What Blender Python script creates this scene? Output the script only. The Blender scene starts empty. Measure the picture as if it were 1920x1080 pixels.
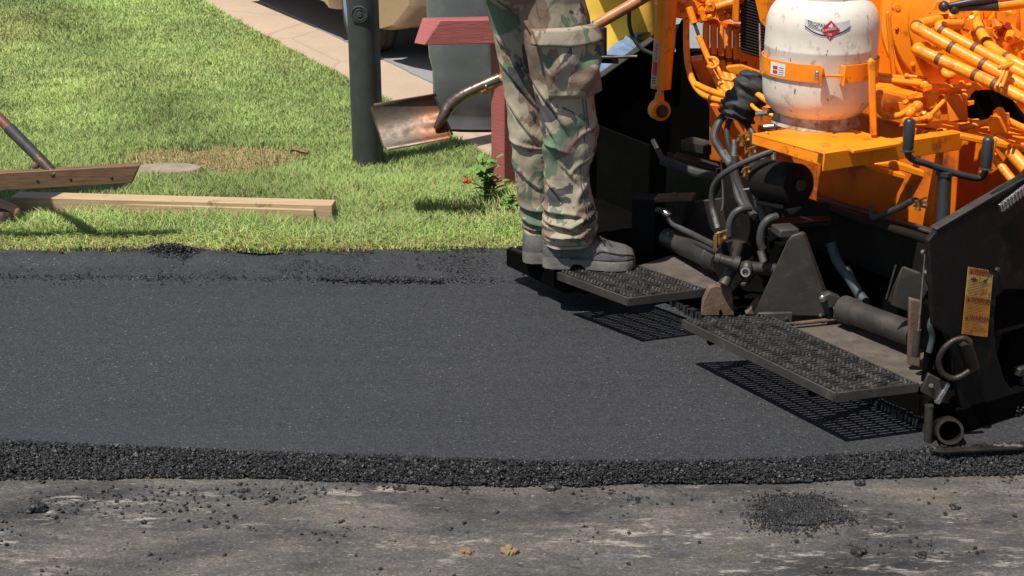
import bpy, bmesh, math, random
import numpy as np
from mathutils import Vector, Matrix, noise as mnoise
R = math.radians
random.seed(7)
rng = np.random.default_rng(7)
scene = bpy.context.scene
COL = scene.collection

# ------------------------------------------------------------------ camera
CAMZ, PITCH, F = 1.6, R(20.0), 2680.0
cam_d = bpy.data.cameras.new('camera')
cam_d.sensor_width = 36.0
cam_d.lens = F / 1920.0 * 36.0
cam_d.clip_start, cam_d.clip_end = 0.05, 600
cam = bpy.data.objects.new('camera', cam_d)
COL.objects.link(cam)
cam.location = (0, 0, CAMZ)
cam.rotation_euler = (R(90) - PITCH, 0, 0)
scene.camera = cam

# ------------------------------------------------------------------ sky, sun, exposure
SUN = Vector((-0.38, -0.34, 1.0)).normalized()      # towards the sun
SUN_EL = math.asin(SUN.z)
SUN_AZ = math.atan2(SUN.x, SUN.y)
world = bpy.data.worlds.new("World")
scene.world = world
world.use_nodes = True
wn = world.node_tree.nodes
bg = wn['Background']
sky = wn.new('ShaderNodeTexSky')
sky.sky_type = 'NISHITA'
sky.sun_disc = False
sky.sun_elevation = SUN_EL
sky.sun_rotation = SUN_AZ
world.node_tree.links.new(sky.outputs[0], bg.inputs[0])
bg.inputs[1].default_value = 0.075
sun_d = bpy.data.lights.new('sun', 'SUN')
sun_d.energy = 5.0
sun_d.angle = R(0.5)
sun_d.color = (1.0, 0.955, 0.88)
sun = bpy.data.objects.new('sun', sun_d)
COL.objects.link(sun)
sun.location = (0, 0, 12)
sun.rotation_euler = SUN.to_track_quat('Z', 'Y').to_euler()
vs = scene.view_settings
vs.view_transform = 'Standard'
vs.look = 'None'
vs.gamma = 1.0
vs.exposure = 0.30
vs.use_curve_mapping = False
scene.cycles.max_bounces = 6
scene.cycles.diffuse_bounces = 3
scene.cycles.glossy_bounces = 3
scene.cycles.sample_clamp_indirect = 6.0

# ------------------------------------------------------------------ photo point -> place
CT, ST = math.cos(PITCH), math.sin(PITCH)
CAMP = Vector((0, 0, CAMZ))
def ray(x, y):
    a, b = (x - 960) / F, (540 - y) / F
    return Vector((a, CT + b * ST, -ST + b * CT))
def Pz(x, y, z=0.0):
    d = ray(x, y)
    return CAMP + d * ((z - CAMZ) / d.z)
def PY(x, y, Y):
    d = ray(x, y)
    return CAMP + d * (Y / d.y)
# the paver's own axes: U forward (to the right, away), V across (away, to the left)
YAW = R(31)
U = Vector((math.cos(YAW), math.sin(YAW), 0))
V = Vector((-math.sin(YAW), math.cos(YAW), 0))
W = Vector((0, 0, 1))
O = Vector((1.04, 3.25, 0))
def Pa(x, y, a):
    d = ray(x, y)
    return CAMP + d * ((a + (O - CAMP).dot(U)) / d.dot(U))
def Pb(x, y, b):
    d = ray(x, y)
    return CAMP + d * ((b + (O - CAMP).dot(V)) / d.dot(V))
def L(a, b, z):
    return O + U * a + V * b + W * z

# ------------------------------------------------------------------ mesh building
class MB:
    def __init__(s):
        s.v, s.f = [], []
    def add(s, verts, faces):
        n = len(s.v)
        s.v += [tuple(p) for p in verts]
        s.f += [tuple(i + n for i in q) for q in faces]
        return s
    def box(s, c, ax, ay, az):
        """centre and three half-axes"""
        c, ax, ay, az = map(Vector, (c, ax, ay, az))
        vs_ = [c + ax * i + ay * j + az * k for k in (-1, 1) for j in (-1, 1) for i in (-1, 1)]
        return s.add(vs_, [(0, 2, 3, 1), (4, 5, 7, 6), (0, 1, 5, 4), (2, 6, 7, 3), (0, 4, 6, 2), (1, 3, 7, 5)])
    def prism(s, pts, vec):
        pts = [Vector(p) for p in pts]
        vec = Vector(vec)
        n = len(pts)
        nrm = Vector((0, 0, 0))
        for i in range(n):
            nrm += pts[i].cross(pts[(i + 1) % n])
        if nrm.dot(vec) > 0:
            pts = pts[::-1]
        vs_ = pts + [p + vec for p in pts]
        fs = [tuple(range(n)), tuple(range(2 * n - 1, n - 1, -1))]
        fs += [(i, i + n, (i + 1) % n + n, (i + 1) % n) for i in range(n)]
        return s.add(vs_, fs)
    def tube(s, pts, r, seg=12, caps=True, smooth=0, flat=None):
        pts = [Vector(p) for p in pts]
        if not hasattr(r, '__len__'):
            r = [r] * len(pts)
        r = list(r)
        if smooth and len(pts) > 2:
            pts, r = catmull(pts, r, smooth)
        n = len(pts)
        t0 = (pts[1] - pts[0]).normalized()
        up = Vector((0, 0, 1)) if abs(t0.z) < 0.9 else Vector((1, 0, 0))
        nx = t0.cross(up).normalized()
        vs_ = []
        for i in range(n):
            t = (pts[min(i + 1, n - 1)] - pts[max(i - 1, 0)])
            if t.length < 1e-9:
                t = t0
            t = t.normalized()
            nx = (nx - t * nx.dot(t)).normalized()
            ny = t.cross(nx)
            for k in range(seg):
                a = 2 * math.pi * k / seg
                vs_.append(pts[i] + nx * (math.cos(a) * r[i]) + ny * (math.sin(a) * r[i] * (flat or 1)))
        fs = []
        for i in range(n - 1):
            for k in range(seg):
                k2 = (k + 1) % seg
                fs.append((i * seg + k, i * seg + k2, (i + 1) * seg + k2, (i + 1) * seg + k))
        if caps:
            fs.append(tuple(range(seg - 1, -1, -1)))
            fs.append(tuple((n - 1) * seg + k for k in range(seg)))
        return s.add(vs_, fs)
    def lathe(s, prof, org, axis, seg=32, closed=False):
        """prof: list of (radius, height along axis)"""
        org, axis = Vector(org), Vector(axis).normalized()
        up = Vector((0, 0, 1)) if abs(axis.z) < 0.9 else Vector((1, 0, 0))
        nx = axis.cross(up).normalized()
        ny = axis.cross(nx)
        vs_, fs = [], []
        for (rr, h) in prof:
            for k in range(seg):
                a = 2 * math.pi * k / seg
                vs_.append(org + axis * h + nx * (math.cos(a) * rr) + ny * (math.sin(a) * rr))
        m = len(prof)
        for i in range(m - 1 + (1 if closed else 0)):
            j = (i + 1) % m
            for k in range(seg):
                k2 = (k + 1) % seg
                fs.append((i * seg + k, j * seg + k, j * seg + k2, i * seg + k2))
        if not closed:
            fs.append(tuple(range(seg)))
            fs.append(tuple((m - 1) * seg + k for k in range(seg - 1, -1, -1)))
        return s.add(vs_, fs)
    def ball(s, c, r, sx=1, sy=1, sz=1, seg=14, rings=8):
        c = Vector(c)
        vs_ = [c + Vector((0, 0, r * sz))]
        for i in range(1, rings):
            ph = math.pi * i / rings
            for k in range(seg):
                a = 2 * math.pi * k / seg
                vs_.append(c + Vector((math.sin(ph) * math.cos(a) * r * sx, math.sin(ph) * math.sin(a) * r * sy, math.cos(ph) * r * sz)))
        vs_.append(c - Vector((0, 0, r * sz)))
        fs = [(0, 1 + k, 1 + (k + 1) % seg) for k in range(seg)]
        for i in range(rings - 2):
            for k in range(seg):
                k2 = (k + 1) % seg
                fs.append((1 + i * seg + k, 1 + (i + 1) * seg + k, 1 + (i + 1) * seg + k2, 1 + i * seg + k2))
        e = len(vs_) - 1
        b = 1 + (rings - 2) * seg
        fs += [(e, b + (k + 1) % seg, b + k) for k in range(seg)]
        return s.add(vs_, fs)
    def rings(s, rr, caps=True):
        """rr: list of rings (each a list of points, same count)"""
        seg = len(rr[0])
        vs_ = [p for q in rr for p in q]
        fs = []
        for i in range(len(rr) - 1):
            for k in range(seg):
                k2 = (k + 1) % seg
                fs.append((i * seg + k, i * seg + k2, (i + 1) * seg + k2, (i + 1) * seg + k))
        if caps:
            fs.append(tuple(range(seg - 1, -1, -1)))
            fs.append(tuple((len(rr) - 1) * seg + k for k in range(seg)))
        return s.add(vs_, fs)
    def build(s, name, mat, parent=None, smooth=30, bevel=0, fixn=True):
        me = bpy.data.meshes.new(name)
        off = Vector((0, 0, 0))
        q = parent
        while q is not None:
            off += q.location
            q = q.parent
        me.from_pydata([(p[0] - off.x, p[1] - off.y, p[2] - off.z) for p in s.v], [], s.f)
        if fixn:
            bm = bmesh.new(); bm.from_mesh(me)
            bmesh.ops.recalc_face_normals(bm, faces=bm.faces)
            bm.to_mesh(me); bm.free()
        me.materials.append(mat)
        if smooth:
            me.polygons.foreach_set('use_smooth', [True] * len(me.polygons))
            me.set_sharp_from_angle(angle=R(smooth))
        me.update()
        o = bpy.data.objects.new(name, me)
        COL.objects.link(o)
        if parent is not None:
            o.parent = parent
        if bevel:
            b = o.modifiers.new('bevel', 'BEVEL')
            b.width = bevel; b.segments = 2; b.limit_method = 'ANGLE'; b.angle_limit = R(40)
        return o

def catmull(pts, r, k):
    P, Q = [], []
    n = len(pts)
    for i in range(n - 1):
        p0, p1, p2, p3 = pts[max(i - 1, 0)], pts[i], pts[i + 1], pts[min(i + 2, n - 1)]
        for j in range(k):
            t = j / k
            P.append(0.5 * ((2 * p1) + (p2 - p0) * t + (2 * p0 - 5 * p1 + 4 * p2 - p3) * t * t + (3 * p1 - p0 - 3 * p2 + p3) * t ** 3))
            Q.append(r[i] + (r[i + 1] - r[i]) * t)
    P.append(pts[-1]); Q.append(r[-1])
    return P, Q

def thing(name, label, cat, loc, group=None):
    o = bpy.data.objects.new(name, None)
    o.empty_display_size = 0.1
    COL.objects.link(o)
    o.location = loc
    tag(o, label, cat, group)
    return o
def tag(o, label=None, cat=None, group=None, kind=None):
    if label: o['label'] = label
    if cat: o['category'] = cat
    if group: o['group'] = group
    if kind: o['kind'] = kind
    return o

def text_mesh(txt, size, org, xd, yd, mat, parent, name='lettering', lift=0.0, wrap=None):
    """writing as a thin mesh; org is the lower left corner"""
    cu = bpy.data.curves.new(name, 'FONT')
    cu.body = txt; cu.size = size; cu.resolution_u = 2
    cu.extrude = 0.0
    tmp = bpy.data.objects.new('tmp', cu)
    COL.objects.link(tmp)
    me0 = bpy.data.meshes.new_from_object(tmp.evaluated_get(bpy.context.evaluated_depsgraph_get()))
    bpy.data.objects.remove(tmp)
    mb = MB()
    org, xd, yd = Vector(org), Vector(xd).normalized(), Vector(yd).normalized()
    n = xd.cross(yd)
    vv = []
    for v in me0.vertices:
        if wrap: vv.append(wrap(v.co.x, v.co.y))
        else: vv.append(org + xd * v.co.x + yd * v.co.y + n * lift)
    mb.add(vv, [tuple(p.vertices) for p in me0.polygons])
    bpy.data.meshes.remove(me0)
    return mb.build(name, mat, parent, smooth=0, fixn=False)

# ------------------------------------------------------------------ materials
class NT:
    def __init__(s, name):
        s.m = bpy.data.materials.new(name)
        s.m.use_nodes = True
        s.t = s.m.node_tree
        s.b = s.t.nodes['Principled BSDF']
        s.out = s.t.nodes['Material Output']
        s._co = None
    def n(s, typ, **kw):
        x = s.t.nodes.new(typ)
        for k, v in kw.items():
            setattr(x, k, v)
        return x
    def link(s, a, b):
        s.t.links.new(a, b)
    def co(s, scale=(1, 1, 1), rot=(0, 0, 0)):
        if s._co is None:
            s._co = s.n('ShaderNodeTexCoord')
        mp = s.n('ShaderNodeMapping')
        mp.inputs['Scale'].default_value = scale
        mp.inputs['Rotation'].default_value = rot
        s.link(s._co.outputs['Object'], mp.inputs[0])
        return mp.outputs[0]
    def noise(s, scale, detail=4, rough=0.55, vec=None, dist=0.0):
        x = s.n('ShaderNodeTexNoise')
        x.inputs['Scale'].default_value = scale
        x.inputs['Detail'].default_value = detail
        x.inputs['Roughness'].default_value = rough
        x.inputs['Distortion'].default_value = dist
        s.link(vec if vec is not None else s.co(), x.inputs['Vector'])
        return x.outputs[0]
    def voro(s, scale, out='Color', vec=None, feature='F1'):
        x = s.n('ShaderNodeTexVoronoi', feature=feature)
        x.inputs['Scale'].default_value = scale
        s.link(vec if vec is not None else s.co(), x.inputs['Vector'])
        return x.outputs[out]
    def ramp(s, src, stops, interp='LINEAR'):
        x = s.n('ShaderNodeValToRGB')
        x.color_ramp.interpolation = interp
        el = x.color_ramp.elements
        while len(el) > 1: el.remove(el[-1])
        el[0].position = stops[0][0]; el[0].color = col4(stops[0][1])
        for p, c in stops[1:]:
            e = el.new(p); e.color = col4(c)
        s.link(src, x.inputs[0])
        return x.outputs[0]
    def mix(s, fac, a, b, mode='MIX'):
        x = s.n('ShaderNodeMix', data_type='RGBA', blend_type=mode)
        for i, val in ((0, fac), (6, a), (7, b)):
            sock = x.inputs[i]
            if hasattr(val, 'node'): s.link(val, sock)
            elif i == 0: sock.default_value = val
            else: sock.default_value = col4(val)
        return x.outputs[2]
    def math(s, op, a, b=0.0):
        x = s.n('ShaderNodeMath', operation=op)
        for sock, val in ((x.inputs[0], a), (x.inputs[1], b)):
            if hasattr(val, 'node'): s.link(val, sock)
            else: sock.default_value = val
        return x.outputs[0]
    def bump(s, h, strength=0.3, dist=0.01, prev=None):
        x = s.n('ShaderNodeBump')
        x.inputs['Strength'].default_value = strength
        x.inputs['Distance'].default_value = dist
        s.link(h, x.inputs['Height'])
        if prev is not None: s.link(prev, x.inputs['Normal'])
        s.link(x.outputs[0], s.b.inputs['Normal'])
        return x.outputs[0]
    def set(s, col=None, rough=None, metal=None, spec=None):
        for key, val in (('Base Color', col), ('Roughness', rough), ('Metallic', metal), ('Specular IOR Level', spec)):
            if val is None: continue
            if hasattr(val, 'node'): s.link(val, s.b.inputs[key])
            elif key == 'Base Color': s.b.inputs[key].default_value = col4(val)
            else: s.b.inputs[key].default_value = val
        return s
def col4(c):
    if hasattr(c, '__len__'): return (c[0], c[1], c[2], 1.0)
    return (c, c, c, 1.0)

def simple(name, c1, c2=None, scale=8, rough=0.5, metal=0.0, bump=0.0, bscale=60, spec=0.5, speck=None, dirt=None, dscale=14, damt=0.55, bdist=0.004):
    """a worn surface: two tones by noise, optional dust or dirt patches, optional fine bump"""
    t = NT(name)
    c2 = c2 or tuple(x * 0.8 for x in c1)
    c = t.ramp(t.noise(scale, 5), [(0.35, c1), (0.65, c2)])
    if dirt:
        f = t.ramp(t.noise(dscale, 7, 0.65), [(damt - 0.06, 0.0), (damt + 0.1, 1.0)])
        c = t.mix(f, c, dirt)
    if speck:
        f = t.ramp(t.noise(speck[1], 3, 0.6), [(speck[2], 0.0), (speck[2] + 0.03, 1.0)])
        c = t.mix(f, c, speck[0])
    r = t.ramp(t.noise(scale * 2.3, 4), [(0.3, max(rough - 0.1, 0.02)), (0.7, min(rough + 0.12, 1))])
    t.set(c, r, metal, spec)
    if bump:
        t.bump(t.noise(bscale, 5, 0.6), bump, bdist)
    return t.m

M = {}
M['orange'] = simple('orange_paint', (0.93, 0.275, 0.010), (0.82, 0.215, 0.007), 5, 0.34, bump=0.10, bscale=30, dirt=(0.20, 0.06, 0.012), dscale=17, damt=0.62, speck=((0.05, 0.025, 0.012), 75, 0.70))
M['orange_hose'] = simple('orange_overspray', (0.94, 0.31, 0.016), (0.84, 0.235, 0.010), 18, 0.40, bump=0.3, bscale=120, dirt=(0.24, 0.075, 0.015), dscale=26, damt=0.62, speck=((0.06, 0.03, 0.015), 90, 0.69))
M['orange_dirty'] = simple('orange_grimy_paint', (0.74, 0.17, 0.004), (0.52, 0.11, 0.006), 9, 0.5, bump=0.12, bscale=60, dirt=(0.12, 0.04, 0.012), dscale=9, damt=0.6)
M['hose_band'] = simple('brown_hose_band', (0.16, 0.055, 0.014), None, 30, 0.6)
M['black'] = simple('black_machine_paint', (0.0085, 0.008, 0.0074), (0.0145, 0.0132, 0.0118), 7, 0.55, bump=0.2, bscale=45, spec=0.14, dirt=(0.026, 0.022, 0.018), dscale=13, damt=0.60)
M['shade_black'] = simple('painted_shade_black', (0.0022, 0.0021, 0.002), (0.0035, 0.0034, 0.0032), 8, 0.95, bump=0.3, bscale=70, spec=0.03)  # near-black colour stands in for the deep shade in and under the machine
M['steel_dark'] = simple('dark_worn_steel', (0.034, 0.031, 0.028), (0.064, 0.056, 0.048), 13, 0.48, 0.35, bump=0.3, bscale=80, dirt=(0.095, 0.075, 0.057), dscale=10, damt=0.62)
M['steel_grey'] = simple('grey_grimy_steel', (0.052, 0.047, 0.042), (0.034, 0.031, 0.028), 9, 0.52, 0.2, bump=0.22, bscale=60, dirt=(0.088, 0.074, 0.058), dscale=15, damt=0.6)
M['deck'] = simple('dusty_deck_plate', (0.105, 0.085, 0.066), (0.060, 0.049, 0.040), 15, 0.85, 0.0, bump=0.5, bscale=90, dirt=(0.05, 0.042, 0.035), dscale=20, damt=0.57)
M['grate'] = simple('worn_grip_grating', (0.105, 0.098, 0.088), (0.05, 0.047, 0.042), 50, 0.36, 0.6, bump=0.6, bscale=220, dirt=(0.022, 0.021, 0.02), dscale=26, damt=0.52)
M['rust'] = simple('rusty_plate', (0.15, 0.095, 0.062), (0.095, 0.055, 0.036), 22, 0.8, bump=0.5, bscale=90, dirt=(0.07, 0.05, 0.04), dscale=16, damt=0.6)
M['chrome'] = simple('bright_fitting', (0.55, 0.53, 0.48), (0.38, 0.36, 0.32), 40, 0.28, 0.9, bump=0.1, bscale=120)
M['ridged_metal'] = simple('ridged_bare_metal', (0.62, 0.62, 0.62), (0.3, 0.3, 0.3), 120, 0.32, 0.9, bump=0.6, bscale=240)
M['brass'] = simple('brass_valve', (0.62, 0.38, 0.10), (0.45, 0.27, 0.07), 40, 0.35, 0.8, bump=0.1, bscale=120)
M['hook_steel'] = simple('dark_hook_steel', (0.026, 0.022, 0.019), (0.045, 0.036, 0.029), 30, 0.42, 0.5, bump=0.5, bscale=90, dirt=(0.06, 0.036, 0.022), dscale=30, damt=0.6)
M['rubber'] = simple('black_rubber', (0.030, 0.030, 0.030), (0.045, 0.044, 0.042), 20, 0.55, bump=0.15, bscale=120)
M['grip'] = simple('black_rubber_grip', (0.022, 0.023, 0.024), (0.032, 0.033, 0.034), 20, 0.38, bump=0.06, bscale=90)
M['hose_teal'] = simple('dusty_dark_hose', (0.03, 0.05, 0.055), (0.05, 0.06, 0.06), 20, 0.6, bump=0.15, bscale=120)
M['sheath'] = simple('black_fabric_sheath', (0.018, 0.018, 0.019), (0.03, 0.03, 0.031), 25, 0.7, bump=0.4, bscale=70)
M['white_label'] = simple('white_sticker', (0.72, 0.71, 0.69), (0.62, 0.61, 0.58), 20, 0.5)
M['grey_label'] = simple('grey_sticker', (0.42, 0.44, 0.46), None, 20, 0.5)
M['red_ink'] = simple('red_print', (0.50, 0.03, 0.05), None, 30, 0.5)
M['dark_ink'] = simple('dark_print', (0.03, 0.03, 0.03), None, 30, 0.5)
M['label_cream'] = simple('yellowed_sticker', (0.62, 0.36, 0.12), (0.55, 0.25, 0.05), 22, 0.45, dirt=(0.22, 0.09, 0.02), dscale=60, damt=0.6)
M['label_amber'] = simple('amber_sticker', (0.58, 0.25, 0.03), (0.46, 0.18, 0.02), 22, 0.45, dirt=(0.2, 0.07, 0.01), dscale=60, damt=0.6)
M['label_orange'] = simple('orange_sticker_band', (0.48, 0.11, 0.012), (0.38, 0.08, 0.01), 22, 0.45)
M['fin'] = simple('dark_radiator_fin', (0.055, 0.052, 0.048), None, 22, 0.5, 0.3)

# white gas cylinder: chalky paint with scuffs and rust at the foot
t = NT('white_cylinder_paint')
c = t.ramp(t.noise(7, 5), [(0.3, (0.72, 0.655, 0.56)), (0.7, (0.59, 0.53, 0.44))])
f = t.ramp(t.noise(30, 6, 0.72, t.co((1, 1, 0.55))), [(0.56, 0.0), (0.68, 0.8)])
c = t.mix(f, c, (0.30, 0.24, 0.19))
f = t.ramp(t.noise(55, 3, 0.6, t.co((1.4, 1.4, 0.5), (0.3, 0.2, 0))), [(0.675, 0.0), (0.70, 1.0)])
c = t.mix(f, c, (0.05, 0.04, 0.034))
t.set(c, 0.38, 0.0, 0.5); t.bump(t.noise(18, 4), 0.06, 0.01)
M['white_tank'] = t.m
M['tank_foot'] = simple('rusty_white_foot', (0.50, 0.42, 0.34), (0.22, 0.12, 0.06), 30, 0.7, bump=0.3, bscale=90, dirt=(0.10, 0.05, 0.03), dscale=35, damt=0.58)

# camouflage cloth: woodland pattern of four cloth colours
t = NT('camouflage_cloth')
vec = t.co((1.0, 1.0, 0.85), (0.3, 0.5, 0.2))
def camo_layer(sc, off, lo):
    mp = t.n('ShaderNodeMapping'); mp.inputs['Location'].default_value = off
    t.link(vec, mp.inputs[0])
    return t.ramp(t.noise(sc, 3.5, 0.5, mp.outputs[0], 0.7), [(lo, 0.0), (lo + 0.010, 0.92)])
weave = t.noise(420, 2, 0.5)
c = t.mix(t.noise(30, 3), (0.375, 0.325, 0.235), (0.33, 0.28, 0.205))
c = t.mix(camo_layer(8.2, (3, 1, 2), 0.53), c, (0.215, 0.147, 0.106))
c = t.mix(camo_layer(8.0, (9, 4, 7), 0.57), c, (0.118, 0.18, 0.117))
c = t.mix(camo_layer(10.5, (5, 8, 1), 0.618), c, (0.062, 0.055, 0.063))
c = t.mix(0.22, c, t.ramp(weave, [(0.3, 0.25), (0.7, 1.0)]), 'MULTIPLY')
t.set(c, 0.9, 0, 0.15)
t.bump(weave, 0.25, 0.001, t.bump(t.noise(14, 3, 0.5, t.co((1, 1, 0.6)), 1.2), 0.45, 0.014))
M['camo'] = t.m
M['camo_thread'] = simple('trouser_seam_thread', (0.12, 0.10, 0.08), None, 60, 0.9)
M['boot'] = simple('grey_dusty_leather', (0.066, 0.064, 0.062), (0.092, 0.088, 0.083), 16, 0.62, bump=0.35, bscale=60, dirt=(0.16, 0.148, 0.13), dscale=24, damt=0.62)
M['sole'] = simple('scuffed_boot_sole', (0.16, 0.15, 0.132), (0.10, 0.094, 0.085), 30, 0.8, bump=0.4, bscale=120)
M['lace'] = simple('brown_boot_lace', (0.06, 0.04, 0.032), None, 60, 0.8)
M['boot_brown'] = simple('brown_boot_leather', (0.075, 0.035, 0.022), (0.045, 0.022, 0.016), 20, 0.55, bump=0.3, bscale=80)
M['black_cloth'] = simple('black_trouser_cloth', (0.010, 0.010, 0.011), (0.016, 0.016, 0.017), 16, 0.85, bump=0.3, bscale=60)
M['skin'] = simple('skin', (0.42, 0.22, 0.14), (0.36, 0.18, 0.11), 12, 0.55)
M['hair'] = simple('brown_hair', (0.04, 0.022, 0.012), None, 60, 0.6)
M['yellow_cloth'] = simple('yellow_shirt_cloth', (0.93, 0.60, 0.075), (0.88, 0.53, 0.055), 16, 0.85, bump=0.25, bscale=40)
M['denim'] = simple('blue_denim', (0.10, 0.16, 0.26), (0.17, 0.25, 0.36), 24, 0.85, bump=0.3, bscale=140)
M['olive_cloth'] = simple('olive_shirt_cloth', (0.10, 0.09, 0.06), None, 16, 0.85)
M['wood_handle'] = simple('varnished_wood_handle', (0.45, 0.20, 0.085), (0.36, 0.15, 0.06), 22, 0.35, bump=0.1, bscale=60)
M['wood_old'] = simple('dark_stained_handle', (0.22, 0.085, 0.045), (0.13, 0.05, 0.03), 14, 0.5, bump=0.15, bscale=60)

# lumber
t = NT('sawn_lumber')
g = t.noise(5, 5, 0.6, t.co((1.2, 20, 20)))
c = t.ramp(g, [(0.3, (0.50, 0.37, 0.22)), (0.55, (0.42, 0.29, 0.165)), (0.75, (0.30, 0.19, 0.10))])
f = t.ramp(t.noise(9, 6, 0.7), [(0.6, 0.0), (0.72, 1.0)])
c = t.mix(f, c, (0.10, 0.07, 0.045))
t.set(c, 0.75); t.bump(g, 0.3, 0.004)
M['lumber'] = t.m
t = NT('rake_wood')
g = t.noise(6, 5, 0.6, t.co((2, 25, 25)))
c = t.ramp(g, [(0.3, (0.20, 0.11, 0.05)), (0.6, (0.12, 0.065, 0.03)), (0.8, (0.05, 0.03, 0.018))])
t.set(c, 0.6); t.bump(g, 0.3, 0.004)
M['rake_wood'] = t.m
t = NT('red_painted_wood')
g = t.noise(6, 5, 0.6, t.co((3, 3, 22)))
c = t.ramp(t.noise(7, 4), [(0.3, (0.34, 0.098, 0.086)), (0.7, (0.27, 0.070, 0.062))])
f = t.ramp(t.noise(22, 6, 0.75, t.co((1, 1, 0.4))), [(0.60, 0.0), (0.70, 0.75)])
c = t.mix(f, c, (0.10, 0.035, 0.03))
t.set(c, 0.6); t.bump(g, 0.45, 0.004)
M['red_wood'] = t.m
# shovel steel: worn brown-grey with rust near the socket
t = NT('shovel_steel')
c = t.ramp(t.noise(16, 6, 0.65), [(0.3, (0.060, 0.045, 0.033)), (0.55, (0.095, 0.070, 0.048)), (0.75, (0.038, 0.029, 0.022))])
sx = t.n('ShaderNodeSeparateXYZ'); t.link(t.co(), sx.inputs[0])
f = t.math('MULTIPLY', t.ramp(t.noise(16, 6, 0.65), [(0.33, 0.0), (0.50, 1.0)]), t.ramp(t.math('ADD', sx.outputs[0], 0.5), [(0.48, 0.0), (0.60, 1.0)]))
c = t.mix(f, c, (0.17, 0.055, 0.014))
t.set(c, t.ramp(t.noise(30, 4), [(0.3, 0.40), (0.7, 0.62)]), 0.45); t.bump(t.noise(60, 5), 0.25, 0.003)
M['shovel'] = t.m
M['shovel_socket'] = simple('worn_brown_steel', (0.14, 0.10, 0.075), (0.22, 0.17, 0.13), 30, 0.32, 0.8, bump=0.15, bscale=70)
M['pole'] = simple('black_pole_plastic', (0.030, 0.034, 0.033), (0.042, 0.046, 0.044), 12, 0.55, bump=0.12, bscale=130, dirt=(0.075, 0.07, 0.06), dscale=70, damt=0.64)
M['bin_grey'] = simple('grey_bin_plastic', (0.135, 0.145, 0.155), (0.110, 0.118, 0.126), 4, 0.36, bump=0.08, bscale=120, dirt=(0.17, 0.165, 0.155), dscale=12, damt=0.6)
M['bin_green'] = simple('green_bin_plastic', (0.03, 0.17, 0.11), None, 4, 0.4, bump=0.05, bscale=200)
M['car_tan'] = simple('tan_car_paint', (0.44, 0.30, 0.19), (0.42, 0.285, 0.175), 3, 0.25, 0.25)
M['tyre'] = simple('car_tyre', (0.02, 0.019, 0.018), (0.035, 0.033, 0.03), 20, 0.8, bump=0.3, bscale=90)
M['glass'] = simple('dark_car_glass', (0.02, 0.025, 0.028), None, 3, 0.05)
M['alloy'] = simple('silver_wheel_rim', (0.55, 0.55, 0.56), None, 10, 0.25, 0.9)
M['leaf'] = simple('green_leaf', (0.10, 0.20, 0.035), (0.16, 0.28, 0.06), 18, 0.5)
M['petal'] = simple('red_petal', (0.60, 0.03, 0.015), None, 18, 0.5)
M['stem'] = simple('plant_stem', (0.13, 0.15, 0.05), None, 18, 0.6)
M['dead_leaf'] = simple('dead_brown_leaf', (0.28, 0.13, 0.06), (0.18, 0.075, 0.035), 40, 0.7)
M['stone'] = simple('buried_pale_stone', (0.30, 0.245, 0.185), (0.22, 0.175, 0.13), 14, 0.85, bump=0.5, bscale=50)
M['clod'] = simple('ochre_clay_clod', (0.22, 0.15, 0.075), (0.15, 0.10, 0.055), 40, 0.9, bump=0.6, bscale=90)

# ------------------------------------------------------------------ ground, road, lawn
ROADZ = -0.05
def KX(Y):                       # lawn-side edge of the concrete strip
    return -0.14 - 0.4866 * (Y - 6.14)
def interp(x, xs, ys):
    return float(np.interp(x, xs, ys))
def edge_line(pix, z):
    P = [Pz(x, y, z) for x, y in pix]
    return [p.x for p in P], [p.y for p in P]
FT = edge_line([(-900, 799), (-300, 822), (0, 833), (300, 846), (600, 858), (1000, 871), (1300, 871), (1500, 864), (1740, 846), (1920, 836), (2300, 812), (2900, 769)], 0.0)
FB = edge_line([(-900, 887), (-300, 894), (0, 896), (300, 893), (600, 894), (1000, 903), (1300, 905), (1500, 899), (1740, 891), (1920, 886), (2300, 874), (2900, 844)], ROADZ)
BK = edge_line([(-900, 486), (-300, 482), (0, 479), (300, 477), (600, 478), (950, 474), (1100, 470), (1500, 455), (2500, 430)], 0.0)
def front_top(x): return interp(x, *FT)
def front_bot(x): return interp(x, *FB)
def back(x): return interp(x, *BK)

# the old road surface, scuffed and dusty
t = NT('old_road_surface')
st = t.co((0.75, 2.1, 1))
big = t.noise(2.6, 7, 0.66, st, 0.5)
c = t.ramp(big, [(0.30, (0.027, 0.027, 0.028)), (0.43, (0.066, 0.064, 0.063)), (0.54, (0.105, 0.097, 0.089)), (0.63, (0.150, 0.132, 0.112)), (0.74, (0.064, 0.061, 0.058))])
ag = t.voro(190)
sp = t.n('ShaderNodeSeparateColor'); t.link(ag, sp.inputs[0])
c = t.mix(0.55, c, t.ramp(sp.outputs[0], [(0.0, 0.45), (0.6, 0.95), (0.9, 1.25), (1.0, 1.9)]), 'MULTIPLY')
f = t.ramp(t.noise(3.1, 6, 0.7, t.co((0.55, 1.7, 1), (0, 0, 0.15)), 0.6), [(0.57, 0.0), (0.72, 0.55)])
c = t.mix(f, c, (0.195, 0.142, 0.088))                                 # ochre clay dust
zone = t.ramp(t.noise(2.3, 4, 0.6, t.co((0.7, 1.8, 1), (0, 0, 0.3))), [(0.47, 0.0), (0.60, 1.0)])
f = t.ramp(t.noise(15, 7, 0.78, t.co((0.6, 2.0, 1), (0, 0, -0.12)), 0.3), [(0.535, 0.0), (0.625, 0.78)])
c = t.mix(t.math('MULTIPLY', f, zone), c, (0.39, 0.345, 0.29))          # pale scrapes in patches
f = t.ramp(t.noise(44, 5, 0.75, t.co((0.55, 1.8, 1), (0, 0, -0.15)), 0.2), [(0.645, 0.0), (0.68, 0.8)])
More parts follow.
